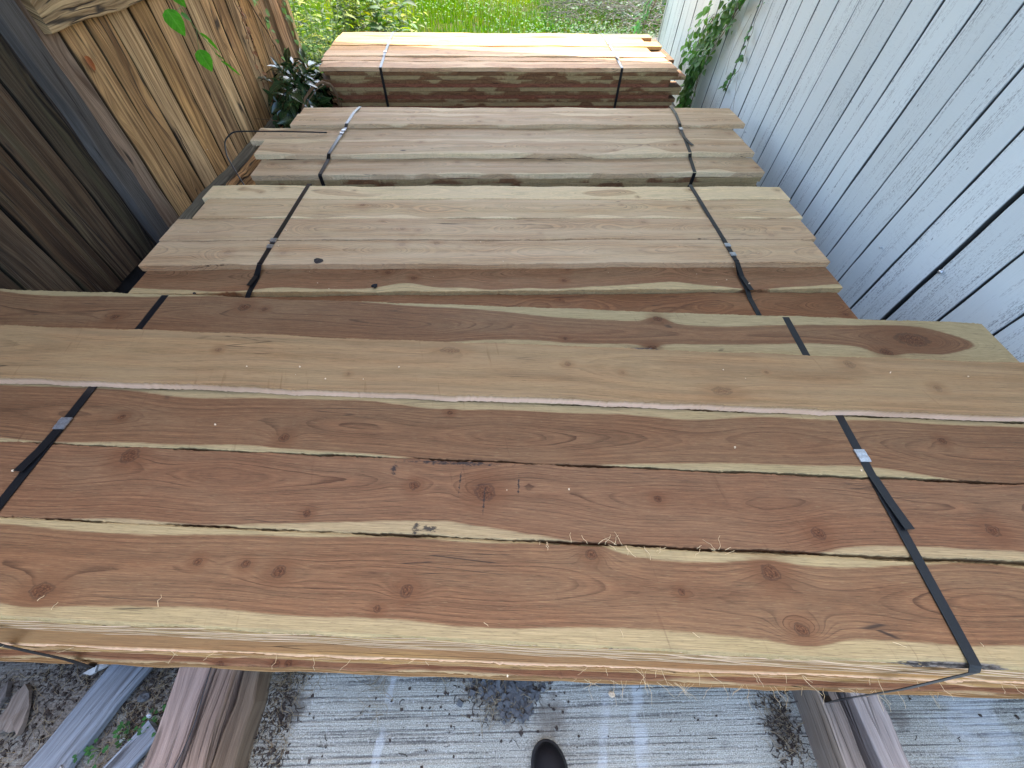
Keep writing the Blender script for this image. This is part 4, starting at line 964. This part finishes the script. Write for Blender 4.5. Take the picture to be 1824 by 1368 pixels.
# hanging leaves near the fence
hv = thing('hanging_vine', (-1.25, 2.1, 1.5), 'slender vine with heart shaped green leaves hanging before the left fence', 'vine')
pts = np.array([(-1.27, 2.20, 1.6), (-1.265, 2.16, 1.2), (-1.26, 2.12, .93), (-1.255, 2.11, .86), (-1.25, 2.12, .80), (-1.25, 2.17, .73), (-1.25, 2.22, .65)])
tubes('stems', [(pts, .0016), ([(-1.255, 2.11, .86), (-1.25, 2.06, .855), (-1.25, 2.02, .85)], .0009), ([(-1.25, 2.13, .79), (-1.25, 2.10, .76), (-1.25, 2.08, .735)], .0009)], M_GSTEM, hv, 5)
gl = (.07, .30, .012)
def ci(p, d, n_, L, W, k=1.): return (np.array(p), np.array(d, float), np.array(n_, float), L, W, np.array(gl) * k)
vn = (.55, -.75, .45)
sp = [ci((-1.25, 2.075, .925), (.30, .30, -.9), vn, .075, .050), ci((-1.25, 2.0, .868), (.16, .12, -.9), (.5, -.8, .35), .082, .062), ci((-1.25, 2.075, .845), (.5, .3, -.5), (.3, -.3, .9), .035, .026, .8), ci((-1.25, 2.075, .735), (.10, .10, -.9), (.5, -.8, .35), .078, .058),
      ci((-1.25, 2.14, .775), (.55, .3, -.6), (.1, .6, .8), .06, .028, 1.1), ci((-1.25, 2.17, .745), (.5, .3, -.7), (.2, .6, .8), .05, .024, 1.2), ci((-1.25, 2.18, .70), (.6, .2, -.5), (.1, .5, .8), .045, .020, .9), ci((-1.25, 2.20, .67), (.45, .4, -.5), (.2, .7, .8), .055, .024, 1.1), ci((-1.25, 2.24, .64), (.5, .4, -.6), (.2, .7, .8), .05, .022, 1.2)]
leaves('foliage', sp, M_LEAF, hv, T_HEART, .15, .15)
# brown leaf stuck on fence
tag(leaves('dead_leaf', [((-1.492, 1.785, .775), (0, .25, -.75), (1, .1, .2), .058, .034, (.36, .10, .03))], M_DRYLEAF, None, T_HEART, .3, .2), 'curled rust brown dead leaf caught on the fence boards', 'leaf')
# dry brown vine and small tendrils on the fence end
vine('dry_vine', [(-1.485, 3.02, .80), (-1.485, 3.02, .68), (-1.485, 2.99, .58), (-1.485, 2.97, .45), (-1.485, 2.95, .30)], 46, .018, .035, (.26, .11, .05), 41, 'shrivelled brown vine clinging to the fence near its far end', mat=M_DRYLEAF, nx=1, off=.02, W=.5, tm=T_LANCE)
vine('dry_vine', [(-1.485, 3.12, .85), (-1.485, 3.22, .66), (-1.485, 3.30, .52), (-1.485, 3.36, .40), (-1.485, 3.38, .26)], 20, .012, .03, (.24, .11, .05), 42, 'thin brown vine stem crossing the last fence boards', mat=M_DRYLEAF, nx=1, off=.01, W=.5, stem=.004)
vine('ivy', [(-1.455, 3.50, .82), (-1.455, 3.52, .62), (-1.455, 3.55, .46), (-1.455, 3.60, .33)], 38, .045, .040, (.14, .26, .06), 43, 'pale green ivy sprigs on the orange end post of the fence', nx=1, off=.03, stem=.0012, W=.9)
vine('ivy', [(-1.485, 3.24, .74), (-1.485, 3.30, .62), (-1.485, 3.34, .5), (-1.485, 3.40, .40)], 16, .02, .035, (.18, .34, .08), 44, 'few small ivy leaves on the fence boards left of the end post', nx=1, off=.02, stem=.001, W=.9)
# green sprigs in debris
def sprig(x, y, s, label):
    r = np.random.RandomState(s); t = thing('clover_sprig', (x, y, .0), label, 'sprig', 'green sprigs among the scrap planks'); sp = []
    for _ in range(14):
        a = r.uniform(0, 6.28); p = (x + r.normal(0, .012), y + r.normal(0, .012), .020 + r.uniform(0, .02)); sp.append((p, (math.cos(a), math.sin(a), r.uniform(-.2, .4)), (r.normal(0, .3), r.normal(0, .3), 1), .009, .008, rcol((.03, .11, .025), .2, r)))
    leaves('foliage', sp, M_LEAF, t, T_HEART, .2, .2)
    tubes('stems', [([(x, y, 0), tuple(np.array(q[0]))], .0006) for q in sp[:6]], M_GSTEM, t, 4)
for x, y, s, lb_ in ((-.905, -.125, 1, 'green sprig lowest, touching the long grey plank'), (-.855, -.10, 2, 'green sprig halfway between the two planks'), (-.80, -.085, 3, 'green sprig at the tip of the short plank'), (-.765, -.062, 4, 'green sprig nearest the pinkish bearer')): sprig(x, y, s, lb_)

# brush pile, dry stems, top right
r = np.random.RandomState(61); paths = []
for _ in range(900):
    x = r.uniform(.75, 3.2); y = r.uniform(6.6, 8.8) - (x > 1.3) * r.uniform(0, .9); a = r.uniform(0, 6.28); L = r.uniform(.15, .6); z = abs(r.normal(.10, .16)); pts = []
    e = r.normal(0, .5)
    for q in np.linspace(0, 1, 5): pts.append((x + L * q * math.cos(a + e * q), y + L * q * math.sin(a + e * q), z + r.uniform(.0, .04) + L * .5 * q * (1 - q)))
    paths.append((pts, r.uniform(.0012, .004)))
tag(tubes('brush_pile', paths, M_TWIG, None, 3), 'tangle of dry grey brown brush at the top right of the lawn', 'brush', kind='stuff')
sp = broad_patch(700, 1.9, 7.5, .5, .6, .35, (.07, .13, .07), .06)
tag(leaves('brush_leaves', sp, M_LEAF, None, T_LANCE, .2, .2, origin=(2, 7.4, 0)), 'dull green leaves growing through the dry brush', 'foliage', kind='stuff')
# bent wire netting
wp = []
for i in range(7):
    wp.append(([(1.55 + i * .09 + .05 * math.sin(j * 1.3 + i * 2.1), 6.35 + .05 * math.sin(i + j), -.02 + j * .075) for j in range(6)], .0018))
for j in range(5):
    wp.append(([(1.53 + i * .09, 6.35 + .05 * math.sin(i + j), -.01 + j * .08 + .045 * math.sin(i * 1.1 + j)) for i in range(8)], .0018))
tag(tubes('wire_netting', wp, M_WIRE, None, 4), 'bent pale wire netting standing in the brush beside the wall end', 'wire netting')
# bare rubble soil near wall end
V = []; F = []; r = np.random.RandomState(8)
for a in range(14):
    for b in range(14): V.append((1.15 + a * .075, 5.0 + b * .12, -.02 + .05 * math.exp(-((a - 7) ** 2 + (b - 7) ** 2) / 30) + r.normal(0, .006) - (.04 if a in (0, 13) or b in (0, 13) else 0)))
for a in range(13):
    for b in range(13): F.append((a * 14 + b, (a + 1) * 14 + b, (a + 1) * 14 + b + 1, a * 14 + b + 1))
struct('bare_earth', V, F, soil('grey_earth', (.20, .17, .15), (.30, .27, .25), (.24, .21, .19)))
